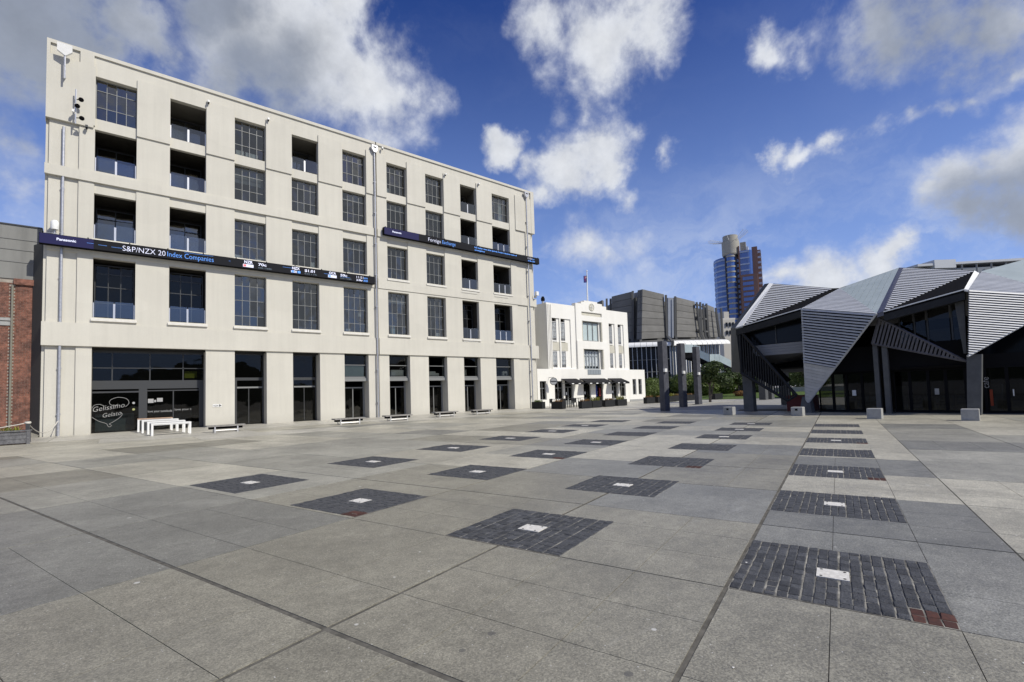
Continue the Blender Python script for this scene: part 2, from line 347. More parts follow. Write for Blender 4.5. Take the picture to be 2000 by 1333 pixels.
def copy_tree(o, parent=None):
    c = o.copy(); col.objects.link(c); c.parent = parent
    for ch in list(o.children): copy_tree(ch, c)
    return c
def smooth(o, ang=40):
    for p in o.data.polygons: p.use_smooth = True
    try: o.data.set_sharp_from_angle(angle=R(ang))
    except Exception: pass
    return o
def text(s, size, loc, m, parent, name='lettering', width=None, rot=(R(90), 0, 0), shear=0, depth=.004, bold=None, align='LEFT'):
    if bold is None: bold = -.011 * size if size > .3 else -.002 * size
    cu = bpy.data.curves.new('t', 'FONT'); cu.body = s; cu.size = size; cu.shear = shear; cu.extrude = depth; cu.offset = bold
    cu.align_x = align; cu.resolution_u = 3
    to = bpy.data.objects.new('t', cu); me = bpy.data.meshes.new_from_object(to)
    bpy.data.objects.remove(to); bpy.data.curves.remove(cu)
    if width:
        xs = [v.co.x for v in me.vertices]; k = width / max(1e-6, max(xs) - min(xs)); x0 = min(xs)
        for v in me.vertices: v.co.x = (v.co.x - x0) * k
    me.materials.clear(); me.materials.append(m); me.name = name
    o = link(name, me, parent, loc); o.rotation_euler = rot
    return o
def facade(xs, zs, fn, reveal):
    """front of a wall facing -Y built from a grid: fn(i, j) -> depth y or None for an opening, reveal(i, j) -> depth of an opening"""
    b = MB(); nx, nz = len(xs) - 1, len(zs) - 1
    D = [[fn(i, j) for j in range(nz)] for i in range(nx)]
    E_ = [[(D[i][j] if D[i][j] is not None else reveal(i, j)) for j in range(nz)] for i in range(nx)]
    for i in range(nx):
        for j in range(nz):
            x0, x1, z0, z1 = xs[i], xs[i + 1], zs[j], zs[j + 1]
            if D[i][j] is not None:
                y = D[i][j]; b.quad((x0, y, z0), (x1, y, z0), (x1, y, z1), (x0, y, z1))
            if i + 1 < nx and abs(E_[i][j] - E_[i + 1][j]) > 1e-6:
                a, c = E_[i][j], E_[i + 1][j]; b.quad((x1, a, z0), (x1, c, z0), (x1, c, z1), (x1, a, z1))
            if j + 1 < nz and abs(E_[i][j] - E_[i][j + 1]) > 1e-6:
                a, c = E_[i][j], E_[i][j + 1]; b.quad((x0, a, z1), (x1, a, z1), (x1, c, z1), (x0, c, z1))
    return b
def foliage(n, shapes, size, rnd, squash=1.0, droop=0.0):
    """leaf-sized quads scattered through clumps; shapes: list of (cx,cy,cz,rx,ry,rz)"""
    v = []; f = []; tone = []
    vol = [s_[3] * s_[4] * s_[5] for s_ in shapes]; tot = sum(vol)
    for s_, vo in zip(shapes, vol):
        k = max(12, int(n * vo / tot)); ct = rnd.uniform(-.15, .15)
        for _ in range(k):
            while True:
                p = Vector((rnd.uniform(-1, 1), rnd.uniform(-1, 1), rnd.uniform(-1, 1)))
                if .05 < p.length < 1: break
            p = p.normalized() * (p.length ** .45)
            q = Vector((s_[0] + p.x * s_[3], s_[1] + p.y * s_[4], s_[2] + p.z * s_[5]))
            nrm = (p + Vector((rnd.uniform(-1, 1), rnd.uniform(-1, 1), rnd.uniform(-.4, 1.2))) * .7).normalized()
            a = nrm.cross(Vector((rnd.uniform(-1, 1), rnd.uniform(-1, 1), rnd.uniform(-1, 1)))).normalized()
            c = nrm.cross(a); sz = size * rnd.uniform(.6, 1.3); o = len(v)
            v += [tuple(q - a * sz), tuple(q + c * sz * .45 + nrm * sz * .1), tuple(q + a * sz), tuple(q - c * sz * .45 + nrm * sz * .1)]
            f.append((o, o + 1, o + 2, o + 3)); tone.append(min(1, max(0, .45 + ct + rnd.uniform(-.3, .4))))
    return v, f, tone
def leaf_mesh(name, data, m):
    v, f, tone = data
    me = bpy.data.meshes.new(name); me.from_pydata(v, [], f); me.materials.append(m)
    at = me.attributes.new('tone', 'FLOAT', 'FACE'); at.data.foreach_set('value', tone); me.update()
    return me

# ================================================================== GROUND
gb = MB(); gb.quad((-600, -600, -.03), (600, -600, -.03), (600, 600, -.03), (-600, 600, -.03))
gb.build('ground', mat('ground_concrete', (.30, .29, .26), (.25, .245, .23), .4, .8, .3, fine=.15, fscale=20), kind='structure')

plaza = link('plaza', None, None, (CAM.x, CAM.y, 0), math.atan2(.28836, .95752), kind='structure')
# local x = a (away), local y = -b
A_L = [-2.1 + 2.135 * k for k in range(19)]
B_L = [11.95, 9.8, 7.65, 5.5, 3.45, 1.3, -.85, -3.14, -5.63, -8.25, -10.95, -13.75, -16.6, -19.5, -22.4, -25.3, -28.2, -31.1, -34.0]
COLS = [(-.84, .59, 4.32, 2.895, 1.43), (-3.93, -2.40, 4.33, 2.975, 1.43), (-7.22, -5.645, 4.37, 3.03, 1.46), (-10.87, -9.06, 4.45, 3.12, 1.48)]
SQ = []
for ci, (b0, b1, a0, pa, da) in enumerate(COLS):
    for k in range(7): SQ.append((a0 + k * pa, a0 + k * pa + da, b0, b1, ci, k))
jb = MB(); jb.quad((-4, -12, -.0048), (36.5, -12, -.0048), (36.5, 34, -.0048), (-4, 34, -.0048))
jb.build('joint_bed', JOINT, plaza)
rg = random.Random(11)
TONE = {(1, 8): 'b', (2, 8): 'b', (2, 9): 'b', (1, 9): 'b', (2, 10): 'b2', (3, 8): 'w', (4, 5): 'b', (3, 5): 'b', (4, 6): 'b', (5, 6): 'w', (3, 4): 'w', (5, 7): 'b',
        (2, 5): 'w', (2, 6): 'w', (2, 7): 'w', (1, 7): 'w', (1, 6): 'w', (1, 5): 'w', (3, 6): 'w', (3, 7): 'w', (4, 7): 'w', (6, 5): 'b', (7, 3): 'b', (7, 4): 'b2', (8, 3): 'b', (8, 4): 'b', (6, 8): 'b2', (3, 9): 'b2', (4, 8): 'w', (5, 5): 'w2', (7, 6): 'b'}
def wpos(a, b): return (CAM.x + .95752 * a + .28836 * b, CAM.y + .28836 * a - .95752 * b)
SL = []
for i in range(len(A_L) - 1):
    for j in range(len(B_L) - 1):
        a0, a1 = A_L[i], A_L[i + 1]; bh, bl = B_L[j], B_L[j + 1]
        cx, cy = wpos((a0 + a1) / 2, (bh + bl) / 2)
        if cy > -4.2 or cx > 35.5 or a1 < .2: continue
        g0 = .016 if j in (5, 6, 7) else .010       # the wide grooves run beside the first rows of squares
        ga = .022 if i == 1 else .008
        ia = [a0 + (.022 if i == 2 else .008), a1 - ga]; ib = [bl + (.020 if j in (5, 6) else .008), bh - (.020 if j in (6, 7) else .008)]
        acut = sorted({ia[0], ia[1]} | {x for s_ in SQ for x in s_[:2] if ia[0] < x < ia[1] and s_[2] < ib[1] and s_[3] > ib[0]})
        bcut = sorted({ib[0], ib[1]} | {x for s_ in SQ for x in s_[2:4] if ib[0] < x < ib[1] and s_[0] < ia[1] and s_[1] > ia[0]})
        saw = (rg.random() < .7 or i < 4) and a0 < 16
        ag = [a0 + (a1 - a0) * k / 3 for k in (1, 2)] if saw else []
        bgp = [bl + (bh - bl) * k / 3 for k in (1, 2)] if saw else []
        if saw and rg.random() < .35: ag = ag[:1]
        if saw and rg.random() < .35: bgp = bgp[1:]
        def cells(cut, gaps, g=.0028):
            pts = [(x, 0) for x in cut] + [(x, 1) for x in gaps if cut[0] + .06 < x < cut[-1] - .06]
            pts.sort(); out = []; lo = pts[0][0]
            for x, t in pts[1:]:
                if x - lo < .03: 
                    continue
                out.append((lo, x - g if t else x)); lo = x + g if t else x
            return out
        sb = MB(); rz = rg.uniform(-.0015, .0015)
        for (p, q) in cells(acut, ag):
            for (r_, s_) in cells(bcut, bgp):
                ca, cb = (p + q) / 2, (r_ + s_) / 2
                if any(z[0] - .004 < ca < z[1] + .004 and z[2] - .004 < cb < z[3] + .004 for z in SQ): continue
                y0, y1 = -s_, -r_
                sb.add([(p, y0, rz), (q, y0, rz), (q, y1, rz), (p, y1, rz), (p, y0, -.014), (q, y0, -.014), (q, y1, -.014), (p, y1, -.014)],
                       [(0, 1, 2, 3), (0, 4, 5, 1), (1, 5, 6, 2), (2, 6, 7, 3), (3, 7, 4, 0)])
        if not sb.v: continue
        tn = TONE.get((i, j)) or rg.choices(['w', 'w2', 'b', 'b2'], [4, 3, 2, 3] if i < 4 else [1.5, 7, .8, 3])[0]  # paler picks farther out: grazing-view brightening painted into the slab colour
        SL.append((math.hypot(cx - CAM.x, cy - CAM.y), sb, tn))
SL.sort(key=lambda t: t[0])
rest = MB()
for q, (dd, sb, tn) in enumerate(SL):
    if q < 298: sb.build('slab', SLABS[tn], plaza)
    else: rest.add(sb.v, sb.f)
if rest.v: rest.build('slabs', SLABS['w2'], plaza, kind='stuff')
# sett squares
def sett_mb(mb, x0, x1, y0, y1, rnd, h=.004):
    z = h + rnd.uniform(-.003, .003); e = .007; j = lambda: rnd.uniform(-.004, .004)
    c = [(x0 + j(), y0 + j()), (x1 + j(), y0 + j()), (x1 + j(), y1 + j()), (x0 + j(), y1 + j())]
    t = [(c[0][0] + e, c[0][1] + e), (c[1][0] - e, c[1][1] + e), (c[2][0] - e, c[2][1] - e), (c[3][0] + e, c[3][1] - e)]
    vs = [(a, b, -.010) for a, b in c] + [(a, b, z - .006) for a, b in c] + [(a, b, z + rnd.uniform(-.0025, .0025)) for a, b in t]
    fs = [(0, 1, 5, 4), (1, 2, 6, 5), (2, 3, 7, 6), (3, 0, 4, 7), (4, 5, 9, 8), (5, 6, 10, 9), (6, 7, 11, 10), (7, 4, 8, 11), (8, 9, 10, 11)]
    mb.add(vs, fs)
RED = {(0, 0), (0, 2), (0, 4), (1, 2), (2, 0), (2, 2)}
NOMARK = {(1, 1 + 1), (0, 3), (0, 6), (0, 5), (1, 3)}
far = MB(); mbed = MB(); rsett = random.Random(5); nsett = 0
for (a0, a1, b0, b1, ci, k) in SQ:
    mbed.quad((a0, -b1, -.0025), (a1, -b1, -.0025), (a1, -b0, -.0025), (a0, -b0, -.0025))
    near = (k == 0 and ci in (0, 1))
    ca, cb = (a0 + a1) / 2, (b0 + b1) / 2
    mark = (ci, k) not in {(0, 3), (0, 5), (0, 6), (1, 2), (1, 3), (2, 4), (2, 6), (3, 6), (2, 5)}
    red = (ci, k) in RED
    nc = 17 if ci == 0 else 15
    wd = (b1 - b0 - .012) / nc
    hm = .118
    # small red clay tiles let into the near right corner
    ra, rb = a0 + .25, b1 - .006 - 3 * wd
    for c in range(nc):
        y0 = b0 + .006 + c * wd; y1 = y0 + wd; pos = a0 + .006; first = True; wob = rsett.uniform(-.004, .004)
        while pos < a1 - .03:
            ln = rsett.uniform(.095, .15)
            if first: ln *= rsett.uniform(.5, 1); first = False
            end = min(pos + ln, a1 - .006)
            if a1 - .006 - end < .05: end = a1 - .006
            mid = (pos + end) / 2; mc = (y0 + y1) / 2
            p2 = end
            if red and pos < ra - .01 and y1 > rb + .02:
                if end > ra + .06: pos = ra + .004; mid = (pos + end) / 2
                else: pos = end; continue
            if mark and abs(mc - cb) < wd * 1.2 and pos < ca + .12 and end > ca - .12:
                if pos < ca - .15: 
                    e2 = ca - .122
                    tgt = far
                    mbx = MB() if near else far
                    sett_mb(mbx, pos + .005, e2 - .002, -y1 + .005 + wob, -y0 - .005 + wob, rsett)
                    if near: mbx.build('sett', SETT, plaza)
                if end > ca + .15: pos = ca + .122; continue
                pos = max(end, ca + .122) if end > ca + .08 else end; continue
            near = near and nsett < 296; nsett += near
            mbx = MB() if near else far
            sett_mb(mbx, pos + .0015, end - .0015, -y1 + .0032 + wob, -y0 - .0032 + wob, rsett)
            if near: mbx.build('sett', SETT, plaza)
            pos = p2
    if mark:
        mk = MB(); hm = .115; hb_ = wd * 1.5 - .006
        mk.add([(ca - hm, -cb - hb_, .005), (ca + hm, -cb - hb_ + .006, .005), (ca + hm - .004, -cb + hb_, .005), (ca - hm + .006, -cb + hb_, .005),
                (ca - hm, -cb - hb_, -.012), (ca + hm, -cb - hb_ + .006, -.012), (ca + hm - .004, -cb + hb_, -.012), (ca - hm + .006, -cb + hb_, -.012)],
               [(0, 1, 2, 3), (0, 4, 5, 1), (1, 5, 6, 2), (2, 6, 7, 3), (3, 7, 4, 0)])
        mo = mk.build('marker_plate', MARK, plaza)
        if k < 2:
            for sx in (-1, 1):
                for sy in (-1, 1):
                    MB().lathe([(.012, .0055), (.012, .0068)], (ca + sx * .085, -cb + sy * .085, 0), 8).build('bolt_hole', BLACKM, mo)
    if red:
        for u in range(2):
            for v_ in range(3):
                x0 = a0 + .006 + u * .121; y0 = -b1 + .006 + v_ * wd
                sett_mb(bm := MB(), x0 + .002, x0 + .119, y0 + .002, y0 + wd - .002, rsett, .003)
                bm.build('clay_tile', BRICKP, plaza)
far.build('setts', SETTS, plaza, kind='stuff')
mbed.build('sett_bed', MORTAR, plaza)

# pale concrete apron along the office building, with expansion joints
ap = link('apron', None, kind='structure')
xq = [-9, .6, 6.2, 11.9, 17.4, 23.2, 28.9, 34.5]
for x0, x1 in zip(xq[:-1], xq[1:]):
    MB().box(x0 + .012, x1 - .012, -5.55, 1.4, -.02, .008).build('apron_slab', SLABS['c'], ap)
MB().box(-9, 34.5, -5.6, 1.4, -.03, .002).build('joint_bed', JOINT, ap)
for (x0, x1, y0, y1, tn) in [(-14, 2.5, -9.2, -5.62, 'w2'), (2.52, 8.9, -9.4, -5.62, 'c'), (8.92, 16.4, -8.6, -5.62, 'w2'), (16.42, 24.5, -8.4, -5.62, 'c'), (24.52, 33, -8, -5.62, 'w2'), (-12, -2, -12.6, -9.22, 'c'), (-1.98, 6, -13.4, -9.42, 'w2'), (6.02, 13, -12.2, -9.42, 'c')]:
    MB().box(x0 + .01, x1 - .01, y0, y1, -.02, .005).build('apron_slab', SLABS[tn], ap)
MB().box(33, 90, -12.5, 1.7, -.02, .004).build('forecourt', SLABS['c'], ap)

# ================================================================== OFFICE BUILDING
off = thing('office_building', 'five storey cream concrete office block with grey steel windows and open balconies', 'building')
XL = [1.97, 5.65, 9.33, 13.07, 16.86, 20.6, 24.3, 28.0, 31.74]
XR = [3.95, 7.65, 11.32, 15.0, 18.82, 22.5, 26.2, 29.88, 34.0]
W_ = 'w'; B_ = 'b'
ROWS = {'top': (18.92, 21.52, 'wbwbwwwbw'), 'third': (15.68, 18.25, 'bbwwwwwbb'), 'second': (11.58, 14.33, 'bbwwwwwbb'), 'first': (6.85, 10.42, 'bbwwwwwbb')}
xs = sorted({-.17, -.02, 1.27, 1.9} | set(XL) | set(XR) | {34.75, 36.05, 36.35, 36.9, 37.35} | {4.81, 8.47, 12.18, 15.9, 19.62, 19.72, 23.4, 27.1, 30.8})
xs = sorted(set([x for x in xs]))
zs = [0, 5.12, 6.46, 6.6, 6.85, 10.42, 10.6, 11.42, 11.58, 14.33, 14.95, 15.55, 15.68, 18.25, 18.4, 18.92, 21.52, 22.05, 22.72, 22.93]
def bay_of(x):
    for k in range(9):
        if XL[k] - .001 <= x <= XR[k] + .001: return k
    return None
GROUND_OPEN = lambda k: True
def cell(i, j):
    x = (xs[i] + xs[i + 1]) / 2; z = (zs[j] + zs[j + 1]) / 2
    k = bay_of(x)
    if 19.62 < x < 19.72: return .12 if z < 22.7 else 0.06          # expansion gap beside the downpipe
    if z > 22.72: return -.1
    left = x < 1.9; right = x > 34.0
    if left:
        if x < -.02: 
            if 5.12 < z < 6.46 or 14.95 < z < 15.55: return -.12
            return -.1 if z > 18.0 else .22
        if 5.12 < z < 6.46: return -.12
        if 14.95 < z < 15.55: return -.1
        if z > 18.25: return .02 if (x < 1.27 and z > 22.05) else -.1
        if z > 10.6 and z < 11.42: return 0.0
        return .10 if x < 1.27 else 0.0
    if right:
        if x > 36.9: return -.12 if (5.12 < z < 6.46) else (.0 if z < 11.42 and z > 10.6 else (-.1 if z > 18.4 else .35))
        if 36.05 < x < 36.35: return .05
        if 5.12 < z < 6.46: return -.12
        if 10.6 < z < 11.42: return -.06
        if 14.95 < z < 15.55: return -.04
        if x < 34.75: return -.0
        if z > 22.05: return .02
        return -.08 if z > 18.4 else .06
    if z < 5.12:
        if k is not None: return None
        return None if 3.9 < x < 5.7 else 0.0
    if z < 6.46: return -.12
    for a, b, kinds in ROWS.values():
        if a < z < b: 
            if k is not None: return None
            break
    if 10.6 < z < 11.42: return -.06
    if 14.95 < z < 15.55: return -.1
    if k is not None:
        if 14.33 < z < 14.95 or 18.25 < z < 18.92: return .07
        return 0.0
    if 18.4 < z < 22.05: return -.09
    return 0.0
def rev(i, j):
    x = (xs[i] + xs[i + 1]) / 2; z = (zs[j] + zs[j + 1]) / 2; k = bay_of(x)
    if z < 5.12: return .95
    for a, b, kinds in ROWS.values():
        if a < z < b and k is not None: return .36 if kinds[k] == 'b' else .42
    return .3
facade(xs, zs, cell, rev).build('facade', STUCCO, off)
# rest of the body: side walls, roof, parapet top
bd = MB()
bd.quad((-.17, .22, 0), (-.17, 24, 0), (-.17, 24, 22.93), (-.17, .22, 22.93))
bd.quad((-.17, -.1, 18), (-.17, .22, 18), (-.17, .22, 22.93), (-.17, -.1, 22.93))
bd.quad((-.17, -.12, 5.12), (-.17, .22, 5.12), (-.17, .22, 6.46), (-.17, -.12, 6.46))
bd.quad((-.17, -.12, 14.95), (-.17, .22, 14.95), (-.17, .22, 15.55), (-.17, -.12, 15.55))
bd.quad((37.35, -.12, 5.12), (37.35, .35, 5.12), (37.35, .35, 6.46), (37.35, -.12, 6.46))
bd.quad((37.35, -.1, 18.4), (37.35, .35, 18.4), (37.35, .35, 22.93), (37.35, -.1, 22.93))
bd.quad((37.35, .35, 0), (37.35, 24, 0), (37.35, 24, 22.93), (37.35, .35, 22.93))
bd.quad((-.17, 24, 0), (37.35, 24, 0), (37.35, 24, 22.93), (-.17, 24, 22.93))
bd.quad((-.17, -.1, 22.93), (37.35, -.1, 22.93), (37.35, .35, 22.93), (-.17, .35, 22.93))
bd.build('side_wall', STUCCO, off)
rf = MB(); rf.quad((-.17, .35, 22.6), (37.35, .35, 22.6), (37.35, 24, 22.6), (-.17, 24, 22.6)); rf.build('roof', CONC, off)
# dark rooms behind the glass
rm = MB()
for z in (0.012, 5.0, 6.5, 10.9, 15.0, 18.5, 22.3): rm.box(.2, 37, .9 if z < 1 else .34, 7, z, z + (.002 if z < 1 else .2))
rm.quad((.2, 6, 0), (37, 6, 0), (37, 6, 22.3), (.2, 6, 22.3))
for x in (1.5, 8.5, 12.2, 15.9, 19.7, 23.4, 27.1, 30.8, 34.8): rm.box(x - .08, x + .08, .36 if x > 2 else .36, 6, 0.02, 22.3)
rm.build('interior', INTER, off)
wr = random.Random(21)
PANES = {}
def pane_mesh(wd, h):
    key = (round(wd, 3), round(h, 3))
    if key not in PANES: PANES[key] = MB().box(0, wd, 0, .008, 0, h).mesh('pane', GLASS)
    return PANES[key]
def window(x0, x1, z0, z1, cols_, rows_, y=.2, fm=FRAME, parent=None, t=.05, bar=.032, blind=.0, gm_=None, name='window', tilt=.028):
    """steel window: frame with bars, one pane object per light"""
    f = MB()
    f.box(x0, x0 + t, y, y + .07, z0, z1); f.box(x1 - t, x1, y, y + .07, z0, z1)
    f.box(x0 + t, x1 - t, y + .002, y + .068, z0, z0 + t); f.box(x0 + t, x1 - t, y + .002, y + .068, z1 - t, z1)
    xe = [x0 + t + (x1 - x0 - 2 * t) * k / cols_ for k in range(cols_ + 1)]
    tot = sum(rows_); ze = [z0 + t]; 
    for r_ in rows_: ze.append(ze[-1] + (z1 - z0 - 2 * t) * r_ / tot)
    for xk in xe[1:-1]: f.box(xk - bar / 2, xk + bar / 2, y + .004, y + .064, z0 + t, z1 - t)
    for zk in ze[1:-1]:
        for a, b in zip(xe[:-1], xe[1:]): f.box(a + bar / 2, b - bar / 2, y + .006, y + .062, zk - bar / 2, zk + bar / 2)
    wo = f.build(name, fm, parent)
    for a, b in zip(xe[:-1], xe[1:]):
        for c, d in zip(ze[:-1], ze[1:]):
            me = pane_mesh(b - a - bar, d - c - bar)
            if gm_: me = MB().box(0, b - a - bar, 0, .008, 0, d - c - bar).mesh('pane', gm_)
            p = link('pane', me, wo, (a + bar / 2, y + .035, c + bar / 2))
            p.rotation_euler = (wr.uniform(-tilt, tilt), 0, wr.uniform(-tilt, tilt))
    if blind > 0:
        MB().box(x0 + .05, x1 - .05, y + .22, y + .226, z1 - (z1 - z0) * blind, z1 - .02).build('blind', BLIND, wo)
    return wo
def bal(x0, x1, z0, z1, y, k, row):
    """open balcony: floor, back door, glass balustrade on steel posts"""
    lb = MB(); e_ = .5 if row == 'top' else .1
    lb.quad((x0, .36, z0), (x1, .36, z0), (x1 + e_, 2.5, z0), (x0 - e_, 2.5, z0)); lb.quad((x0, .36, z1), (x1, .36, z1), (x1 + e_, 2.5, z1), (x0 - e_, 2.5, z1))
    lb.quad((x0, .36, z0), (x0 - e_, 2.5, z0), (x0 - e_, 2.5, z1), (x0, .36, z1)); lb.quad((x1, .36, z0), (x1 + e_, 2.5, z0), (x1 + e_, 2.5, z1), (x1, .36, z1)); lb.quad((x0 - e_, 2.5, z0), (x1 + e_, 2.5, z0), (x1 + e_, 2.5, z1), (x0 - e_, 2.5, z1))
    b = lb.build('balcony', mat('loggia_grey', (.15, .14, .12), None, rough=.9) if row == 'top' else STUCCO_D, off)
    h = .98 if row != 'first' else 1.02
    n = 2 if k != 8 else 3
    for q in range(n):
        a = x0 + .05 + (x1 - x0 - .1) * q / n; c = x0 + .05 + (x1 - x0 - .1) * (q + 1) / n
        MB().box(a + .03, c - .03, y, y + .012, z0 + .06, z0 + h).build('balustrade_glass', GLASS_B, b)
    for q in range(n + 1):
        a = x0 + .04 + (x1 - x0 - .08) * q / n
        wpx = .05 if 0 < q < n else .025
        MB().box(a - wpx, a + wpx, y - .02, y - .004, z0 + .02, z0 + h - .12).build('balustrade_post', STAIN, b)
    if row == 'first': window(x0 + .03, x1 - .03, z0 + .02, z1 - .15, 3, (.3, .3, .25, .15), 1.1, FRAME_D, off, .06, .05, gm_=GLASS_S)
    else: window(x0 + .03, x1 - .03, z0 + .02, z1 - .25, 2, (.75, .25), 2.1, FRAME_D, off, .06, .05)
for row, (a, b, kinds) in ROWS.items():
    for k in range(9):
        x0, x1 = XL[k], XR[k]
        if kinds[k] == 'b':
            bal(x0, x1, a, b, .12 if row != 'first' else .16, k, row)
        else:
            rows_ = (.33, .42, .25) if row != 'first' else (.2, .32, .3, .2)
            window(x0, x1, a, b, 4, rows_, .34, FRAME, off, blind=wr.choice([0, 0, .24, .24, .45, 0]))
        if row in ('first', 'second'):
            s_ = MB(); e = .12
            s_.add([(x0 - .07, -e, a - .22), (x1 + .09, -e, a - .22), (x1 + .09, -e, a - .10), (x0 - .07, -e, a - .10), (x0 - .02, .33, a - .02), (x1 + .02, .33, a - .02), (x0 - .07, .02, a - .22), (x1 + .09, .02, a - .22), (x0 - .07, .0, a - .06), (x1 + .09, .0, a - .06)],
                   [(0, 1, 2, 3), (3, 2, 9, 8), (8, 9, 5, 4), (0, 6, 7, 1), (0, 3, 8, 6), (1, 7, 9, 2)])
            s_.build('sill', SILLM, off)
# papers and things on the window ledges
itm = [(9.5, .5, 18.95, .5), (10.1, .42, 18.95, .5), (10.5, .4, 18.95, .48), (14.2, .25, 15.7, .3), (9.4, .5, 11.66, .25), (10.7, .4, 11.66, .16), (14.5, .3, 11.66, .45), (17.4, .2, 11.66, .2), (20.8, .3, 18.95, .55), (18.2, .25, 8.2, .35), (26.6 - 1.2, .35, 6.95, .3), (21.0, .4, 6.95, .7), (32.9, .5, 18.98, 1.9), (17.2, .35, 6.95, .2)]
for (x, wd, z, h) in itm: MB().box(x, x + wd, .5, .53, z, z + h).build('ledge_paper', WHITE if h != .7 else mat('pale_blue', (.45, .65, .85), None), off)
# thin ledge rails under two balconies are the white clips of the drainage line
for (x0, x1, z) in [(XL[0] - .1, XR[0] + .35, 11.22), (XL[1] - .2, XR[1], 11.24), (XL[7] - .1, XR[7] - .2, 11.2), (XL[8], XR[8] - .5, 11.2), (XL[7] - .1, XR[7] - .3, 6.52), (XL[8], XR[8] - .5, 6.52)]:
    MB().tube([(x0, -.16, z), (x1, -.16, z)], .018, 6).build('ledge_rail', WHITE, off)
# downpipes with rain heads
def downpipe(x, z0, z1, y=-.12, head=True, r=.062):
    p = smooth(MB().tube([(x, y, z0), (x, y, z1)], r, 10).build('downpipe', STEEL, off))
    for z in [z0 + 1.2 + 2.6 * q for q in range(int((z1 - z0) / 2.6))]:
        MB().box(x - .1, x + .1, y - .02, 0.02, z, z + .05).build('pipe_clip', STEEL, p)
    if head:
        h = MB(); h.ext([(x - .26, -.34, z1 + .62), (x + .26, -.34, z1 + .62), (x + .26, -.34, z1 + .28), (x + .1, -.34, z1 + .02), (x - .1, -.34, z1 + .02), (x - .26, -.34, z1 + .28)], (0, .33 - .1, 0))
        ho = h.build('rain_head', STEEL, off)
        MB().box(x - .13, x + .13, -.346, -.335, z1 + .38, z1 + .48).build('overflow_slot', BLACKM, ho)
    return p
downpipe(.60, .01, 17.9, -.02, False, .07)
downpipe(19.5, .01, 21.9, -.2)
downpipe(36.2, .01, 22.0, -.2)
# ---- ground floor
def shopfront(x0, x1, tag):
    if tag == 'door':
        f = MB(); f.box(x0, x1, .9, 1.0, 4.9, 5.12); f.box(x0, x1, .9, 1.0, 3.1, 3.3); f.box(x0, x0 + .28, .9, 1.0, 0, 3.1); f.box(x1 - .1, x1, .9, 1.0, 0, 3.1); f.box(x0, x0 + .06, .9, 1.0, 3.3, 4.9); f.box(x1 - .06, x1, .9, 1.0, 3.3, 4.9)
        s_ = f.build('shopfront', FRAME_D, off)
        MB().box(x0 + .28, x1 - .1, .94, .95, .05, 2.55).build('shop_glass', GLASS_S, s_)
        MB().box(x0 + .28, x1 - .1, .92, .98, 2.55, 2.66).build('door_head', FRAME, s_)
        MB().box(x0 + .06, x1 - .06, .945, .955, 3.3, 4.9).build('transom_glass', GLASS_S, s_)
        MB().box(x0 + .28, x1 - .1, .95, .96, 2.66, 3.1).build('transom_glass', GLASS_S, s_)
        MB().box(x0 + 1.0, x0 + 1.05, .93, .99, .05, 2.55).build('door_stile', FRAME_D, s_)
    else:
        y = .42
        f = MB(); f.box(x0, x1, y, y + .08, 5.0, 5.12); f.box(x0, x1, y, y + .08, 4.22, 4.27); f.box(x0, x1, y - .12, y + .5, 2.95, 3.2); f.box(x0, x1, y + .0, y + .07, 3.22, 3.32); f.box(x1 - .07, x1, y + .002, y + .078, 3.32, 5.0); f.box(x0, x0 + .05, y + .002, y + .078, 3.32, 5.0)
        f.box(x0, x0 + .08, .93, 1.0, 0, 2.95); f.box(x1 - .14, x1, .93, 1.0, 0, 2.95); f.box(x0 + .08, x1 - .14, .932, .998, 2.4, 2.5); f.box((x0 + x1) / 2 - .03, (x0 + x1) / 2 + .03, .932, .998, 0, 2.4)
        s_ = f.build('shopfront', FRAME, off)
        for (c, d) in ((3.32, 4.22), (4.27, 5.0)): MB().box(x0 + .05, x1 - .07, y + .035, y + .043, c, d).build('transom_glass', GLASS_S, s_)
        for (c, d) in ((x0 + .08, (x0 + x1) / 2 - .03), ((x0 + x1) / 2 + .03, x1 - .14)):
            MB().box(c, d, .96, .968, .03, 2.4).build('shop_glass', GLASS_S, s_)
        return s_
for k in (2, 3): shopfront(XL[k], XR[k], 'door')
for k in (4, 5, 6, 7, 8): shopfront(XL[k], XR[k], 'split')
MB().box(17.0, 18.6, .5, .51, 3.35, 4.2).build('frosted_panel', PALEGL, off)
for (x, wd, z, h, m_) in [(21.1, 1.2, 3.4, .5, WHITE), (24.45, 1.3, 3.4, .22, WHITE), (24.5, .9, 3.62, .16, WHITE), (33.1, .6, 3.4, .42, WHITE), (33.3, .3, 3.42, .2, mat('lime', (.5, .65, .1), None)), (31.8, .2, 3.4, .4, WHITE), (28.3, .45, 3.4, .6, INTERL)]:
    MB().box(x, x + wd, .75, 1.05, z, z + h).build('stored_box', m_, off)
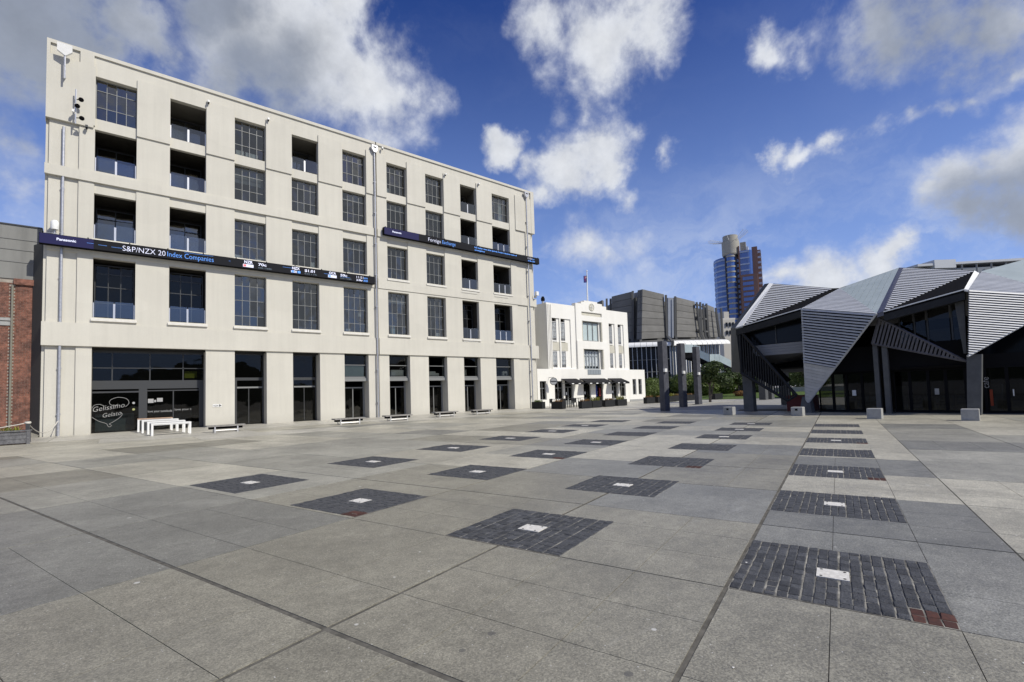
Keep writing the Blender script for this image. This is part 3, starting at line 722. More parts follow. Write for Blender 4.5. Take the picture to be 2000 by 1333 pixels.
# gelato shop, a double bay
x0, x1 = XL[0], XR[1] - .85
f = MB(); y = .98
f.box(1.97, 7.65, y, y + .1, 4.85, 5.12); f.box(1.97, 7.65, y, y + .1, 2.62, 3.15); f.box(4.2, 4.62, y, y + .1, 0, 2.62); f.box(1.97, 4.2, y + .002, y + .098, 2.4, 2.5); f.box(4.62, 7.65, y + .002, y + .098, 2.46, 2.53)
for x in (2.9, 4.75, 6.5): f.box(x - .03, x + .03, y + .004, y + .08, 3.15, 4.85)
f.box(1.97, 7.65, y + .004, y + .07, 3.9, 3.95); f.box(5.95, 6.01, y + .004, y + .09, 0, 2.46); f.box(7.4, 7.65, y, y + .1, 0, 2.62)
gs = f.build('shopfront', FRAME_D, off)
for (a, b, c, d) in [(1.97, 4.2, .05, 2.4), (4.62, 5.95, .05, 2.46), (6.01, 7.4, .05, 2.46), (1.97, 4.75, 3.15, 3.9), (4.75, 7.65, 3.15, 3.9), (1.97, 4.75, 3.95, 4.85), (4.75, 7.65, 3.95, 4.85)]:
    MB().box(a, b, y + .04, y + .05, c, d).build('shop_glass', GLASS_S, gs)
DECAL = mat('window_decal', (.36, .36, .355), None, rough=.6)
text('Gelissimo', .42, (2.05, y - .006, 1.28), DECAL, gs, width=1.5, shear=.32, rot=(R(90), R(-9), 0))
text('Gelato', .36, (2.5, y - .006, .92), DECAL, gs, width=.88, shear=.32, rot=(R(90), R(-9), 0))
def curve(pts, r, m_, parent, name):
    sm = []
    P = [Vector((a, y - .01, b)) for a, b in pts]; P = [P[0]] + P + [P[-1]]
    for i in range(1, len(P) - 2):
        for t in [q / 6 for q in range(6)]:
            p0, p1, p2, p3 = P[i - 1], P[i], P[i + 1], P[i + 2]
            sm.append(.5 * (2 * p1 + (p2 - p0) * t + (2 * p0 - 5 * p1 + 4 * p2 - p3) * t * t + (3 * p1 - p0 - 3 * p2 + p3) * t ** 3))
    sm.append(P[-2])
    return MB().tube(sm, r, 5).build(name, m_, parent)
curve([(3.55, 1.52), (3.72, 1.75), (3.6, 2.02), (3.2, 2.12), (2.85, 1.98), (2.8, 1.75), (3.0, 1.62), (3.2, 1.7)], .011, DECAL, gs, 'heart_scroll')
curve([(2.55, 1.6), (2.35, 1.72), (2.1, 1.68), (1.98, 1.5)], .011, DECAL, gs, 'heart_scroll')
curve([(1.98, .98), (2.3, .72), (2.65, .55), (2.72, .42), (2.8, .34), (2.9, .42), (2.8, .52), (2.95, .62), (3.25, .85), (3.4, 1.08), (3.3, 1.22)], .011, DECAL, gs, 'heart_scroll')
text('love your tastebuds', .2, (4.66, y - .004, 1.12), DECAL, gs, width=1.26)
text('love your t', .2, (6.06, y - .004, 1.18), DECAL, gs, width=.9)
for (a, b, c, d) in [(4.66, 4.95, 1.72, 1.98), (5.12, 5.42, 1.78, 2.02), (4.98, 5.08, 1.76, 1.9)]: MB().box(a, b, y - .004, y - .001, c, d).build('notice', DECAL, gs)
MB().box(6.6, 7.3, y + .3, y + .32, 3.3, 3.75).build('back_poster', mat('olive_poster', (.25, .27, .02), None), gs)
for (a, c) in ((3.95, 1.35), (3.95, 1.75)): smooth(MB().lathe([(.07, 0), (.07, .004)], (0, 0, 0), 14).build('sticker', DECAL if c > 1.5 else mat('olive', (.35, .36, .15), None), gs)).matrix_local = Matrix.Translation((a, y - .001, c)) @ Matrix.Rotation(R(90), 4, 'X')
# counter and cafe things seen through the glass
MB().box(2.1, 4.0, 2.6, 3.2, .02, 1.1).build('counter', mat('counter_teal', (.10, .15, .16), None, rough=.4), off)
MB().box(4.9, 7.2, 3.2, 3.8, .02, 1.2).build('counter', mat('counter_dark', (.09, .08, .07), None, rough=.5), off)
# small plate on the wide pier
pl = MB().box(8.05, 8.55, -.02, -.001, 1.32, 1.5).build('address_plate', WHITE, off)
text('NZX', .13, (8.09, -.026, 1.36), BLACKM, pl)
MB().ext([(8.42, -.03, 1.33), (8.54, -.03, 1.41), (8.42, -.03, 1.49)], (0, .008, 0)).build('arrow', BLACKM, pl)

# ---- the LED ticker boards
LEDB = mat('led_panel_dark', (.010, .0105, .013), None, rough=.7, spec=.12, emit=.4)
LEDN = mat('led_panel_navy', (.016, .016, .062), None, rough=.6, spec=.15, emit=.25)
LW = mat('led_white', (.62, .64, .78), None, emit=.5)
LB = mat('led_blue', (.10, .28, .75), None, emit=.6)
LG = mat('led_dim', (.12, .16, .20), None, emit=.6)
LRED = mat('led_red', (.6, .12, .12), None, emit=.8)
def ticker(x0, x1, z0, z1, navy, label):
    t = thing('ticker_board', label, 'sign', (x0, 0, z0), 0, 'LED ticker boards on the office facade')
    L, H = x1 - x0, z1 - z0; y0 = -.5
    MB().box(0, L, y0 + .012, -.13, 0, H).build('case', BLACKM, t)
    MB().box(.02, navy, y0, y0 + .010, .02, H - .02).build('navy_screen', LEDN, t)
    MB().box(navy + .003, L - .02, y0, y0 + .010, .02, H - .02).build('screen', LEDB, t)
    for q in range(int(L / 1.9) + 1):
        x = min(L - .1, .15 + q * 1.9)
        MB().box(x - .03, x + .03, y0 + .05, y0 + .12, H, H + .07).build('lug', BLACKM, t)
    for q in range(int(L / 3) + 1):
        MB().box(.3 + q * 3, .38 + q * 3, -.13, -.02, H * .3, H * .7).build('bracket', FRAME, t)
    return t
t1 = ticker(-.30, 19.25, 10.78, 11.38, 2.3, 'lower LED ticker board with index companies, wrapped on the left half of the office front')
Y1 = -.503
tx = lambda s_, size, x, z, m_, wd=None, t=None, b=None: text(s_, size, (x + .3 if t is t1 else x - 20.12, Y1, z), m_, t, width=wd, bold=b, depth=.002)
tx('Panasonic', .2, .42, .27, LW, .82, t1, .006)
tx('S&P/NZX 20', .46, 3.32, .14, LW, 2.1, t1)
tx('Index Companies', .46, 5.52, .14, LB, 2.5, t1)
for (x, z, l) in [(1.7, .33, .3), (2.2, .3, .4), (2.8, .27, .5), (8.9, .35, .1), (12.9 - .6, .42, .7), (15.2, .33, .6), (17.0 - .6, .25, .8), (6.4, .52, 1.6)]:
    MB().box(x + .3, x + .3 + l, Y1, Y1 + .003, z, z + .012).build('light_streak', LB, t1)
for (x, a, p, q, mm) in [(9.75, 'NZR', '70c', '0.05 / 7.69%', LRED), (12.85, 'NZX', '$1.01', '0.01 / 1%', LB), (15.5, 'OCA', '59c', '0.07 / 13.46%', LB)]:
    tx(a, .27, x + .08, .35, LW, .52, t1, .008)
    MB().box(x + .3, x + .95, Y1, Y1 + .003, .09, .29).build('logo_card', LW if a != 'NZX' else LEDB, t1)
    MB().box(x + .33, x + .5, Y1 - .003, Y1 - .0005, .12, .26).build('logo_mark', mm, t1)
    if a == 'NZX': tx('NZX', .2, x, .12, LW, .42, t1, .012); MB().box(x + .75, x + .95, Y1 - .003, Y1 - .0005, .11, .27).build('logo_mark', LB, t1)
    tx(p, .26, x + .95, .29, LW, .52 if a != 'NZX' else .72, t1, .006)
    tx(q, .14, x + .95, .1, LG, .85, t1)
tx('11:51', .25, 17.72, .31, LW, .55, t1); tx('am', .25, 18.32, .31, LB, .3, t1)
tx('26 Mar', .2, 17.7, .1, LW, .52, t1, .004); tx('2020', .2, 18.28, .1, LB, .36, t1, .004)
t2 = ticker(20.12, 37.5, 15.08, 15.7, 3.2, 'upper LED ticker board reading Foreign Exchange, on the right half of the office front')
tx('Panasonic', .2, 20.85, .28, LW, .82, t2, .006)
tx('Foreign', .46, 24.25, .15, LW, 1.25, t2); tx('Exchange', .46, 25.68, .15, LB, 1.4, t2)
tx('NZ dollar rises after Jacinda Ardern declares state of', .18, 29.2, .36, LB, 5.2, t2, .004)
tx('emergency', .18, 29.2, .12, LB, 1.2, t2, .004)
tx('11:51', .25, 35.9, .32, LW, .55, t2); tx('am', .25, 36.48, .32, LB, .3, t2); tx('26 Mar 2020', .17, 35.9, .1, LB, .95, t2, .004)

# ---- things fixed to the facade
d = thing('satellite_panel', 'white five sided antenna panel on a mast at the upper left office corner', 'antenna', (.62, -.1, 20.6))
MB().tube([(0, -.35, 0), (0, -.35, 1.5)], .05, 8).build('mast', STEEL, d)
MB().box(-.04, .04, -.35, 0, .2, .28).build('bracket', STEEL, d)
MB().ext([(-.33, -.52, 1.98), (.32, -.52, 1.98), (.32, -.46, 1.62), (.02, -.42, 1.33), (-.33, -.46, 1.55)], (0, .14, 0)).build('panel', WHITE, d)
fl = thing('floodlight_cluster', 'pole bracket with three black floodlights under the antenna panel', 'floodlights', (1.12, -.1, 18.1))
MB().tube([(0, -.3, 0), (0, -.3, 2.05)], .04, 8).build('pole', STAIN, fl)
for z in (.25, 1.6): MB().box(-.03, .03, -.3, 0, z, z + .06).build('bracket', STEEL, fl)
for (dx, z) in ((.24, 1.45), (.08, 1.02), (.28, .35)):
    h = smooth(MB().lathe([(.04, 0), (.10, .06), (.125, .16), (.125, .2), (.10, .21)], (0, 0, 0), 14).build('floodlight', BLACKM, fl))
    h.matrix_local = Matrix.Translation((dx, -.42, z + .05)) @ Matrix.Rotation(R(128), 4, 'X')
    MB().tube([(0, -.3, z), (dx, -.38, z + .02)], .025, 6).build('arm', BLACKM, fl)
MB().box(-.16, -.05, -.45, -.3, .62, .78).build('camera_head', WHITE, fl)
rp = thing('relay_box', 'white rounded relay box standing on the left end of the lower ticker board', 'antenna', (.32, -.3, 11.39))
smooth(MB().lathe([(.10, .28), (.17, .3), (.18, .42), (.18, .72), (.12, .82)], (0, 0, 0), 14).build('housing', WHITE, rp))
MB().tube([(0, 0, 0), (0, 0, .3)], .035, 8).build('stem', STEEL, rp)
cab = [(-.25 - .32, 0, .02), (-.1, -.1, .05), (.1, -.06, .04), (.2, .1, .03)]
MB().tube(cab, .02, 6).build('cable', STEEL, rp)
for q, (x, z, lb) in enumerate([(7.75, 21.9, 'small white camera beside the second bay of the top floor'), (11.45, 21.95, 'small white camera beside the third bay of the top floor'), (26.35, 21.85, 'small white camera beside the seventh bay of the top floor'), (20.2, 22.45, 'small white camera to the right of the middle rain head'), (30.1, 21.9, 'small white camera beside the eighth bay of the top floor'), (1.6, 18.1, 'small dark sensor at the foot of the upper left pilaster')]):
    c = thing('security_camera', lb, 'camera', (x, -.1, z), 0, 'small cameras on the office facade')
    MB().box(-.06, .06, -.22, -.02, 0, .13).build('housing', WHITE if q < 5 else FRAME_D, c)
    MB().tube([(0, -.12, -.01), (0, -.12, -.09)], .05, 8).build('lens', BLACKM, c)
bx = thing('wall_box', 'white equipment box on the right edge of the office above the white building', 'box', (37.2, -.1, 11.75))
MB().box(-.16, .16, -.3, 0, 0, .42).build('housing', WHITE, bx); MB().box(-.3, -.1, -.24, -.06, -.25, -.02).build('bracket', FRAME, bx)

# ================================================================== WAREHOUSE (brick, left edge)
wh = thing('brick_warehouse', 'old red brick warehouse with grey rendered parapet at the left edge', 'building', (0, -.85, 0))
BR = mat('old_brick', (.25, .115, .08), (.13, .07, .055), 1.6, .85, .2, fine=.45, fscale=5, tint=.0)
MORT = mat('brick_mortar', (.38, .34, .29), (.28, .25, .21), 4, .95, .1)
MB().box(-8, -.3, 2.04, 14, 0, 8.95).build('wall', MORT, wh)
br = MB(); rb = random.Random(9)
for c in range(92):
    z = .3 + c * .0935
    if z > 8.7: break
    off_ = .115 if c % 2 else 0
    x = -4.4 + off_
    while x < -.55:
        l = .222; x2 = min(x + l, -.40)
        if not (-1.52 < x + .1 < -1.40) and not (6.2 < z < 6.72 and x < -1.5):
            yf = 2.02 + rb.uniform(-.006, .006)
            br.box(x, x2, yf, 2.05, z, z + .082)
        x += .234
br.build('bricks', BR, wh, kind='stuff')
MB().box(-8, -.3, 1.98, 13, 8.95, 12.0).build('parapet', mat('grey_render', (.24, .24, .225), (.18, .18, .17), 1.5, .85, .2, streak=True), wh)
for z in (9.9, 10.6, 11.2): MB().box(-8, -.3, 1.95, 1.98, z, z + .05).build('parapet_course', mat('grey_render_course', (.2, .2, .19), None), wh)
MB().box(-8, -.3, 1.93, 2.3, 12.0, 12.07).build('coping', FRAME_D, wh)
MB().box(-8, -1.5, 1.93, 2.04, 6.55, 6.7).build('string_course', CONC, wh); MB().box(-8, -1.5, 1.96, 2.04, 6.28, 6.5).build('string_course', CONC, wh)
MB().box(-1.42, -.35, 1.9, 2.04, 8.62, 8.95).build('pier_cap', BR, wh)
smooth(MB().tube([(-1.46, 1.93, .3), (-1.46, 1.93, 8.55)], .055, 8).build('downpipe', mat('pipe_olive', (.2, .19, .15), None, rough=.6), wh))
# dark infill panel between the two buildings and the sloping step before it
MB().ext([(-.66, 2.0, 0), (-.2, 1.12, 0), (-.2, 1.12, 11.0), (-.66, 2.0, 11.0)], (.03, .012, 0)).build('infill_panel', mat('infill_dark', (.06, .06, .055), None, rough=.7), wh)
st = MB(); st.add([(-9, -.6, .0), (-.19, -.6, .0), (-.19, .3, .12), (-.7, 1.2, .3), (-9, 1.2, .3)], [(0, 1, 2, 3, 4)])
st.build('ramp', SLABS['b2'], None, kind='structure')

# ================================================================== WHITE BUILDING
wb = thing('white_building', 'white art deco two storey building with stepped parapet above a low cafe front', 'building')
YU, YL = 2.1, 1.88
xl = sorted({38.8, 39.15, 40.15, 41.42, 42.82, 43.05, 44.45, 46.2, 47.5, 48.36, 49.72, 51.4, 52.62, 53.05, 54.22, 55.72, 56.5, 56.96, 57.72, 58.44})
LO = [(39.15, 40.15, .75, 2.82), (41.42, 42.82, .75, 2.8), (43.05, 44.45, .02, 2.95), (46.2, 47.5, .02, 2.9), (48.36, 49.72, .02, 2.9), (51.4, 52.62, .02, 2.9), (53.05, 54.22, .75, 2.7), (55.72, 56.5, .9, 2.94), (56.96, 57.72, .9, 2.94)]
zl = sorted({0, .02, .75, .9, 2.7, 2.8, 2.82, 2.9, 2.94, 2.95, 4.18})
def lo_cell(i, j):
    x = (xl[i] + xl[i + 1]) / 2; z = (zl[j] + zl[j + 1]) / 2
    return None if any(a < x < b and c < z < d for a, b, c, d in LO) else 0.0
o = facade(xl, zl, lo_cell, lambda i, j: .3).build('lower_front', WALLW, wb); o.location.y = YL
b = MB(); b.quad((38.8, YL, 4.18), (58.44, YL, 4.18), (58.44, 16, 4.18), (38.8, 16, 4.18)); b.quad((38.8, YL, 0), (38.8, 16, 0), (38.8, 16, 4.18), (38.8, YL, 4.18)); b.quad((58.44, YL, 0), (58.44, 16, 0), (58.44, 16, 4.18), (58.44, YL, 4.18))
b.build('lower_roof', WALLW, wb)
MB().box(39, 58.2, YL + 1.8, YL + 1.9, 0, 4.1).build('interior', INTER, wb)
for q, (a, bb, c, d) in enumerate(LO):
    if c > .1:
        window(a, bb, c, d, 2 if bb - a > 1 else 2, (.62, .38), YL + .2, FRAME, wb, .05, .05, tilt=.008, gm_=GLASS_S)
    else:
        dr = MB(); dr.box(a, a + .12, YL + .2, YL + .28, 0, d); dr.box(bb - .12, bb, YL + .2, YL + .28, 0, d); dr.box(a + .12, bb - .12, YL + .2, YL + .28, d - .12, d); dr.box(a + .12, bb - .12, YL + .202, YL + .278, 2.05, 2.13); dr.box((a + bb) / 2 - .06, (a + bb) / 2 + .06, YL + .202, YL + .278, 0, 2.05); dr.box(a + .12, bb - .12, YL + .204, YL + .27, 0, .55)
        do = dr.build('door', FRAME if q in (2, 5) else BLACKM, wb)
        for (e, g) in ((a + .12, (a + bb) / 2 - .06), ((a + bb) / 2 + .06, bb - .12)): MB().box(e, g, YL + .24, YL + .25, .55, 2.05).build('pane', GLASS_S, do)
        MB().box(a + .12, bb - .12, YL + .24, YL + .25, 2.13, d - .12).build('pane', GLASS_S, do)
        MB().box(a + .3, a + .5, YL + .18, YL + .19, 1.2, 1.5).build('notice', WHITE, do)
MB().box(49.1, 49.4, YL + .1, YL + .14, .9, 1.9).build('red_banner', mat('red_cloth', (.22, .02, .02), None), wb)
MB().box(48.5, 48.75, YL + .1, YL + .14, .9, 2.2).build('blue_banner', mat('blue_cloth', (.03, .05, .25), None), wb)
MB().box(55, 58.4, YL - .05, YL - .003, 0, .28).build('plinth', CONC, wb)
# upper block
xu = [40.7, 41.55, 42.35, 42.75, 42.95, 43.75, 44.6, 45.44, 46.45, 46.85, 49.75, 50.17, 51.1, 51.6, 52.35, 52.75, 53.4, 54.15, 54.57, 55.5]
zu = [4.18, 4.35, 6.25, 6.65, 7.45, 7.62, 10.08, 10.73, 11.18, 11.75]
def up_cell(i, j):
    x = (xu[i] + xu[i + 1]) / 2; z = (zu[j] + zu[j + 1]) / 2
    strip = any(a < x < c for a, c in ((41.55, 42.75), (42.95 + .0, 44.6), (51.6, 52.75), (53.4, 54.57)))
    if strip and 4.3 < z < 10.08:
        win = any(a < x < c for a, c in ((41.55, 42.35), (42.95, 43.75), (51.6, 52.35), (53.4, 54.15)))
        if win and (4.35 < z < 6.25 or 7.45 < z < 10.08): return None
        return .22 if win else .12
    if 46.45 < x < 50.17:
        if 4.18 < z < 6.65 or 7.62 < z < 10.08:
            if z < 6.65: return None if 46.85 < x < 49.75 else .16
            return None if 46.85 < x < 49.75 else .16
        if 10.73 < z < 11.18: return .03
    if 45.44 < x < 51.1: return -.12 if z > 7.62 else -.2
    return 0.0
o = facade(xu, zu, up_cell, lambda i, j: .35).build('upper_front', WALLW, wb); o.location.y = YU
par = MB()
for (a, c, z) in [(45.44, 46.45, 12.15), (46.45, 47.0, 12.4), (47.0, 49.4, 12.58), (49.4, 50.3, 12.4), (50.3, 51.1, 12.15)]:
    par.box(a, c, YU - .12, YU + .5, 11.75, z)
par.box(40.7, 45.44, YU, YU + .3, 11.75, 11.78); par.box(51.1, 55.5, YU, YU + .3, 11.75, 11.78)
par.build('parapet', WALLW, wb)
sb = MB(); sb.quad((40.7, YU, 4.18), (40.7, 15, 4.18), (40.7, 15, 11.75), (40.7, YU, 11.75)); sb.quad((55.5, YU, 4.18), (55.5, 15, 4.18), (55.5, 15, 11.75), (55.5, YU, 11.75)); sb.quad((40.7, 15, 4.18), (55.5, 15, 4.18), (55.5, 15, 11.75), (40.7, 15, 11.75)); sb.quad((40.7, YU + .3, 11.5), (55.5, YU + .3, 11.5), (55.5, 15, 11.5), (40.7, 15, 11.5))
sb.build('upper_side', WALLW, wb)
for q in range(4): MB().box(40.72 + q * .22, 40.82 + q * .22, YU - .07, YU - .002, 4.2, 11.6).build('flute', WALLW, wb)
MB().box(46.47, 50.15, YU + .02, YU + .03, 10.75, 11.16).build('name_panel', BEIGEW, wb)
rd = MB(); rd.lathe([(.48, 0), (.48, .05), (.4, .06), (.38, .02)], (0, 0, 0), 20)
mo = rd.build('medallion', BEIGEW, wb); mo.matrix_local = Matrix.Translation((48.3, YU - .12, 11.85)) @ Matrix.Rotation(R(90), 4, 'X')
MB().box(48.24, 48.36, YU - .2, YU - .17, 11.5, 12.2).build('medallion_cross', WALLW, wb); MB().box(48.0, 48.6, YU - .2, YU - .17, 11.8, 11.92).build('medallion_cross', WALLW, wb)
CURT = mat('net_curtain', (.8, .81, .81), (.55, .57, .58), 3, .9, .2)
for (a, c) in ((41.55, 42.35), (42.95, 43.75), (51.6, 52.35), (53.4, 54.15)):
    for (z0, z1) in ((4.35, 6.25), (7.45, 9.7)):
        wo = window(a, c, z0, z1, 3, (.25, .25, .25, .25), YU + .10, mat('sash_white', (.5, .5, .49), None), wb, .07, .04, tilt=.006, gm_=GLASS_C)
        MB().box(a + .05, c - .05, YU + .19, YU + .195, z0 + .35, z1 - .02).build('curtain', CURT, wo)
        MB().box(a - .02, c + .02, YU + .03, YU + .21, z0 - .1, z0 - .003).build('sill', WALLW, wo)
        if z0 > 7: MB().box(a + .01, c + .38, YU + .1, YU + .118, 6.32, 7.3).build('spandrel', BEIGEW, wb); MB().box(a + .01, c - .005, YU + .12, YU + .218, 6.32, 7.3).build('spandrel', BEIGEW, wb)
MB().box(46.85, 49.75, YU + .9, YU + 1, 4.2, 10).build('interior', mat('pale_room', (.3, .33, .34), None), wb)
window(46.85, 49.75, 7.66, 10.0, 3, (1,), YU + .2, FRAME, wb, .1, .09, tilt=.004, gm_=GLASS_C)
MB().box(46.95, 49.7, YU + .29, YU + .295, 7.7, 9.95).build('blind', mat('pale_blind', (.62, .70, .70), None), wb)
for (a, c) in ((46.45, 46.6), (50.02, 50.17)):
    MB().box(a, c, YU - .18, YU + .14, 4.2, 6.6).build('jamb_moulding', BEIGEW, wb); MB().box(a, c, YU - .1, YU + .14, 7.64, 10.05).build('jamb_moulding', BEIGEW, wb)
fd = window(46.85, 49.75, 4.2, 6.5, 5, (.75, .25), YU + .3, mat('blue_grey_paint', (.26, .29, .31), None, rough=.5), wb, .12, .14, tilt=.004, gm_=GLASS_C)
MB().box(46.95, 49.7, YU + .39, YU + .395, 4.6, 6.45).build('curtain', CURT, fd)
for q in range(5): MB().box(47.05 + q * .48, 47.5 + q * .48, YL - .05, YL - .003, 3.55, 4.15).build('juliet_panel', mat('blue_grey_paint', (.26, .29, .31), None), wb)
fo = thing('flue', 'black cowled flue on the roof of the white building beside the office', 'flue', (42.05, 4, 11.5))
MB().tube([(0, 0, 0), (0, 0, .85)], .14, 10).build('pipe', STEEL, fo); smooth(MB().lathe([(.2, .85), (.24, .95), (.24, 1.15), (.12, 1.4)], (0, 0, 0), 12).build('cowl', BLACKM, fo))
fp = thing('flagpole', 'tall white flagpole on the roof of the white building', 'flagpole', (49.9, 4, 11.5))
smooth(MB().tube([(0, 0, 0), (.05, 0, 3), (.12, 0, 5.45)], [.11, .08, .05], 8).build('pole', WHITE, fp)); smooth(MB().lathe([(.02, 5.45), (.1, 5.52), (.1, 5.6), (.02, 5.68)], (.12, 0, 0), 8).build('finial', WHITE, fp))
fg = thing('flag', 'small navy flag with a union canton flying from the white flagpole', 'flag', (49.98, 4, 15.55))
def flagpt(u, v): return (-.05 - u * .75, .14 * math.sin(u * 6) - .1 * u, v * .9 - u * .18)
g = MB()
for iu in range(8):
    for iv in range(4): g.quad(flagpt(iu / 8, iv / 4), flagpt((iu + 1) / 8, iv / 4), flagpt((iu + 1) / 8, (iv + 1) / 4), flagpt(iu / 8, (iv + 1) / 4))
smooth(g.build('cloth', mat('flag_navy', (.015, .03, .16), None, rough=.8), fg))
for (u0, u1, v0, v1, m_) in [(0, .45, .70, .80, WHITE), (.18, .28, .5, 1, WHITE), (0, .45, .73, .77, 'r'), (.21, .25, .5, 1, 'r')]:
    mm = WHITE if m_ is WHITE else mat('flag_red', (.5, .02, .03), None)
    e = -.012 if m_ is WHITE else -.02; g = MB()
    for q in range(4):
        ua, ub = u0 + (u1 - u0) * q / 4, u0 + (u1 - u0) * (q + 1) / 4
        P = [Vector(flagpt(ua, v0)), Vector(flagpt(ub, v0)), Vector(flagpt(ub, v1)), Vector(flagpt(ua, v1))]
        g.quad(*[(p.x, p.y + e, p.z) for p in P])
    g.build('stripe', mm, fg)
for (u, v) in ((.75, .8), (.75, .25), (.62, .5), (.86, .55)):
    p = flagpt(u, v); MB().box(p[0] - .04, p[0] + .04, p[1] - .03, p[1] - .01, p[2] - .04, p[2] + .04).build('star', mat('flag_red', (.5, .02, .03), None), fg)
AWN = mat('awning_canvas', (.012, .012, .014), (.02, .02, .022), 6, .85, .2)
for (a, c, lab) in [(42.5, 45.0, 'black awning over the left cafe door of the white building'), (45.55, 50.1, 'wide black awning in the middle of the white cafe front'), (50.7, 53.4, 'black awning over the right cafe door of the white building')]:
    aw = thing('awning', lab, 'awning', (a, YL, 2.55), 0, 'black awnings on the white cafe front')
    L = c - a
    cv = MB(); cv.ext([(0, 0, .52), (0, -1.25, .02), (0, -1.25, -.02), (0, -.02, .46)], (L, 0, 0)); cv.build('canopy', AWN, aw)
    MB().box(0, L, -1.27, -1.24, -.2, .01).build('valance', AWN, aw)
    for x in (.03, L - .03): MB().tube([(x, -1.22, 0), (x, -.01, -.05)], .02, 6).build('arm', FRAME, aw)
    for q in range(int(L / 1.1)): MB().box(.4 + q * 1.1, .75 + q * 1.1, -1.285, -1.272, -.15, -.05).build('lettering_patch', WHITE, aw)
sg = thing('round_sign', 'round grey hanging sign beside the left cafe window of the white building', 'sign', (40.55, YL, 2.75))
s_ = smooth(MB().lathe([(.36, -.05), (.42, -.05), (.42, .05), (.36, .05)], (0, 0, 0), 24).build('rim', BLACKM, sg)); s_.matrix_local = Matrix.Translation((0, -.75, 0)) @ Matrix.Rotation(R(45), 4, 'Z') @ Matrix.Rotation(R(90), 4, 'Y')
s_ = MB().lathe([(.365, -.056), (.365, .056)], (0, 0, 0), 24).build('disc', mat('sign_grey', (.45, .46, .46), None), sg); s_.matrix_local = Matrix.Translation((0, -.75, 0)) @ Matrix.Rotation(R(45), 4, 'Z') @ Matrix.Rotation(R(90), 4, 'Y')
MB().box(-.02, .02, -.75, 0, .44, .48).build('bracket', BLACKM, sg)
MB().box(-.33, .33, -.006, .006, -.05, .05).build('lettering', FRAME_D, sg).matrix_local = Matrix.Translation((-.045, -.795, 0)) @ Matrix.Rotation(R(-45), 4, 'Z')

# ================================================================== PLANTERS + cafe furniture
LEAF = leafmat('leaf_green', (.05, .08, .014), (.15, .20, .045))
LEAFY = leafmat('leaf_yellow', (.12, .15, .02), (.32, .30, .05))
LEAFO = leafmat('leaf_rust', (.16, .07, .02), (.34, .20, .07))
LEAFD = leafmat('leaf_dark', (.022, .04, .010), (.075, .11, .025))
SOIL = mat('soil', (.04, .03, .022), None, rough=.95)
BARK = mat('bark', (.14, .12, .10), (.09, .08, .065), 8, .9, .1, bump=.5)
pr = random.Random(4)
def blades(n, L, Wd, rnd, cx, cy, spread):
    v = []; f = []; tone = []
    for _ in range(n):
        x = cx + rnd.uniform(-spread[0], spread[0]); y_ = cy + rnd.uniform(-spread[1], spread[1]); a = rnd.uniform(0, 6.28); t_ = rnd.uniform(.2, 1.0); ln = L * rnd.uniform(.5, 1.1)
        d = Vector((math.cos(a), math.sin(a), 0)); s_ = Vector((-d.y, d.x, 0)) * Wd
        p0 = Vector((x, y_, 0)); p1 = p0 + d * ln * .35 * t_ + Vector((0, 0, ln * .6)); p2 = p0 + d * ln * .9 * t_ + Vector((0, 0, ln * (.9 - .5 * t_)))
        o = len(v); v += [tuple(p0 - s_), tuple(p0 + s_), tuple(p1 + s_ * .8), tuple(p1 - s_ * .8), tuple(p2)]; f += [(o, o + 1, o + 2, o + 3), (o + 3, o + 2, o + 4)]; q = rnd.random(); tone += [q, q]
    return v, f, tone
def planter(x, y, lx, ly, h, label, kind, dark=True, rotz=0):
    p = thing('planter', label, 'planter', (x, y, 0), rotz, 'black box planters by the white cafe')
    b = MB(); t = .03
    b.box(0, lx, 0, t, .02, h); b.box(0, lx, ly - t, ly, .02, h); b.box(0, t, t, ly - t, .02, h); b.box(lx - t, lx, t, ly - t, .02, h); b.box(t, lx - t, t, ly - t, .02, .06)
    b.build('box', BLACK, p); MB().box(t, lx - t, t, ly - t, .06, h - .06).build('soil', SOIL, p)
    m_ = {'g': LEAF, 'y': LEAFY, 'o': LEAFO}[kind]
    pt = link('plant', leaf_mesh('plant', blades(90, .38 if kind != 'y' else .6, .02, pr, lx / 2, ly / 2, (lx * .42, ly * .35)), m_), None, (x, y, h - .07), rotz, None)
    pt['label'] = {'g': 'green', 'y': 'yellow green', 'o': 'rust coloured'}[kind] + ' plants in the planter' + label.split('planter')[1]
    pt['category'] = 'plant'; pt['group'] = 'plants in the cafe planters'
PL = [(34.6, -3.3, .42, 1.5, .68, 'black planter nearest the right corner of the office wall', 'g'), (34.7, -5.9, .45, 1.45, .68, 'black planter set end on before the outdoor cafe tables', 'o'),
      (35.6, -7.5, 1.35, .42, .68, 'black planter just right of the cafe tables', 'o'), (37.2, -7.35, 1.35, .42, .68, 'black planter with the tallest yellow plant below the wide awning', 'y'),
      (39.2, -7.2, 1.45, .42, .66, 'black planter below the gap between middle and right awnings', 'o'), (41.4, -6.95, 1.45, .42, .66, 'black planter below the right awning', 'y'),
      (47.4, -6.1, 1.5, .45, .68, 'black planter just past the right end of the white building', 'o'), (49.3, -6.2, 2.0, .45, .68, 'black planter left of and behind the nearest dark pillar', 'o'),
      (52.2, -5.6, 1.7, .45, .68, 'black planter behind the nearest dark pillar', 'y'), (55.0, -4.7, 1.6, .5, .7, 'black planter between the first and second dark pillars', 'o'),
      (57.2, -4.9, 1.9, .5, .7, 'black planter right of and behind the second dark pillar', 'o'), (60.2, -7.0, 1.9, .6, .75, 'black planter behind the third dark pillar', 'g')]
for a in PL: planter(*a)
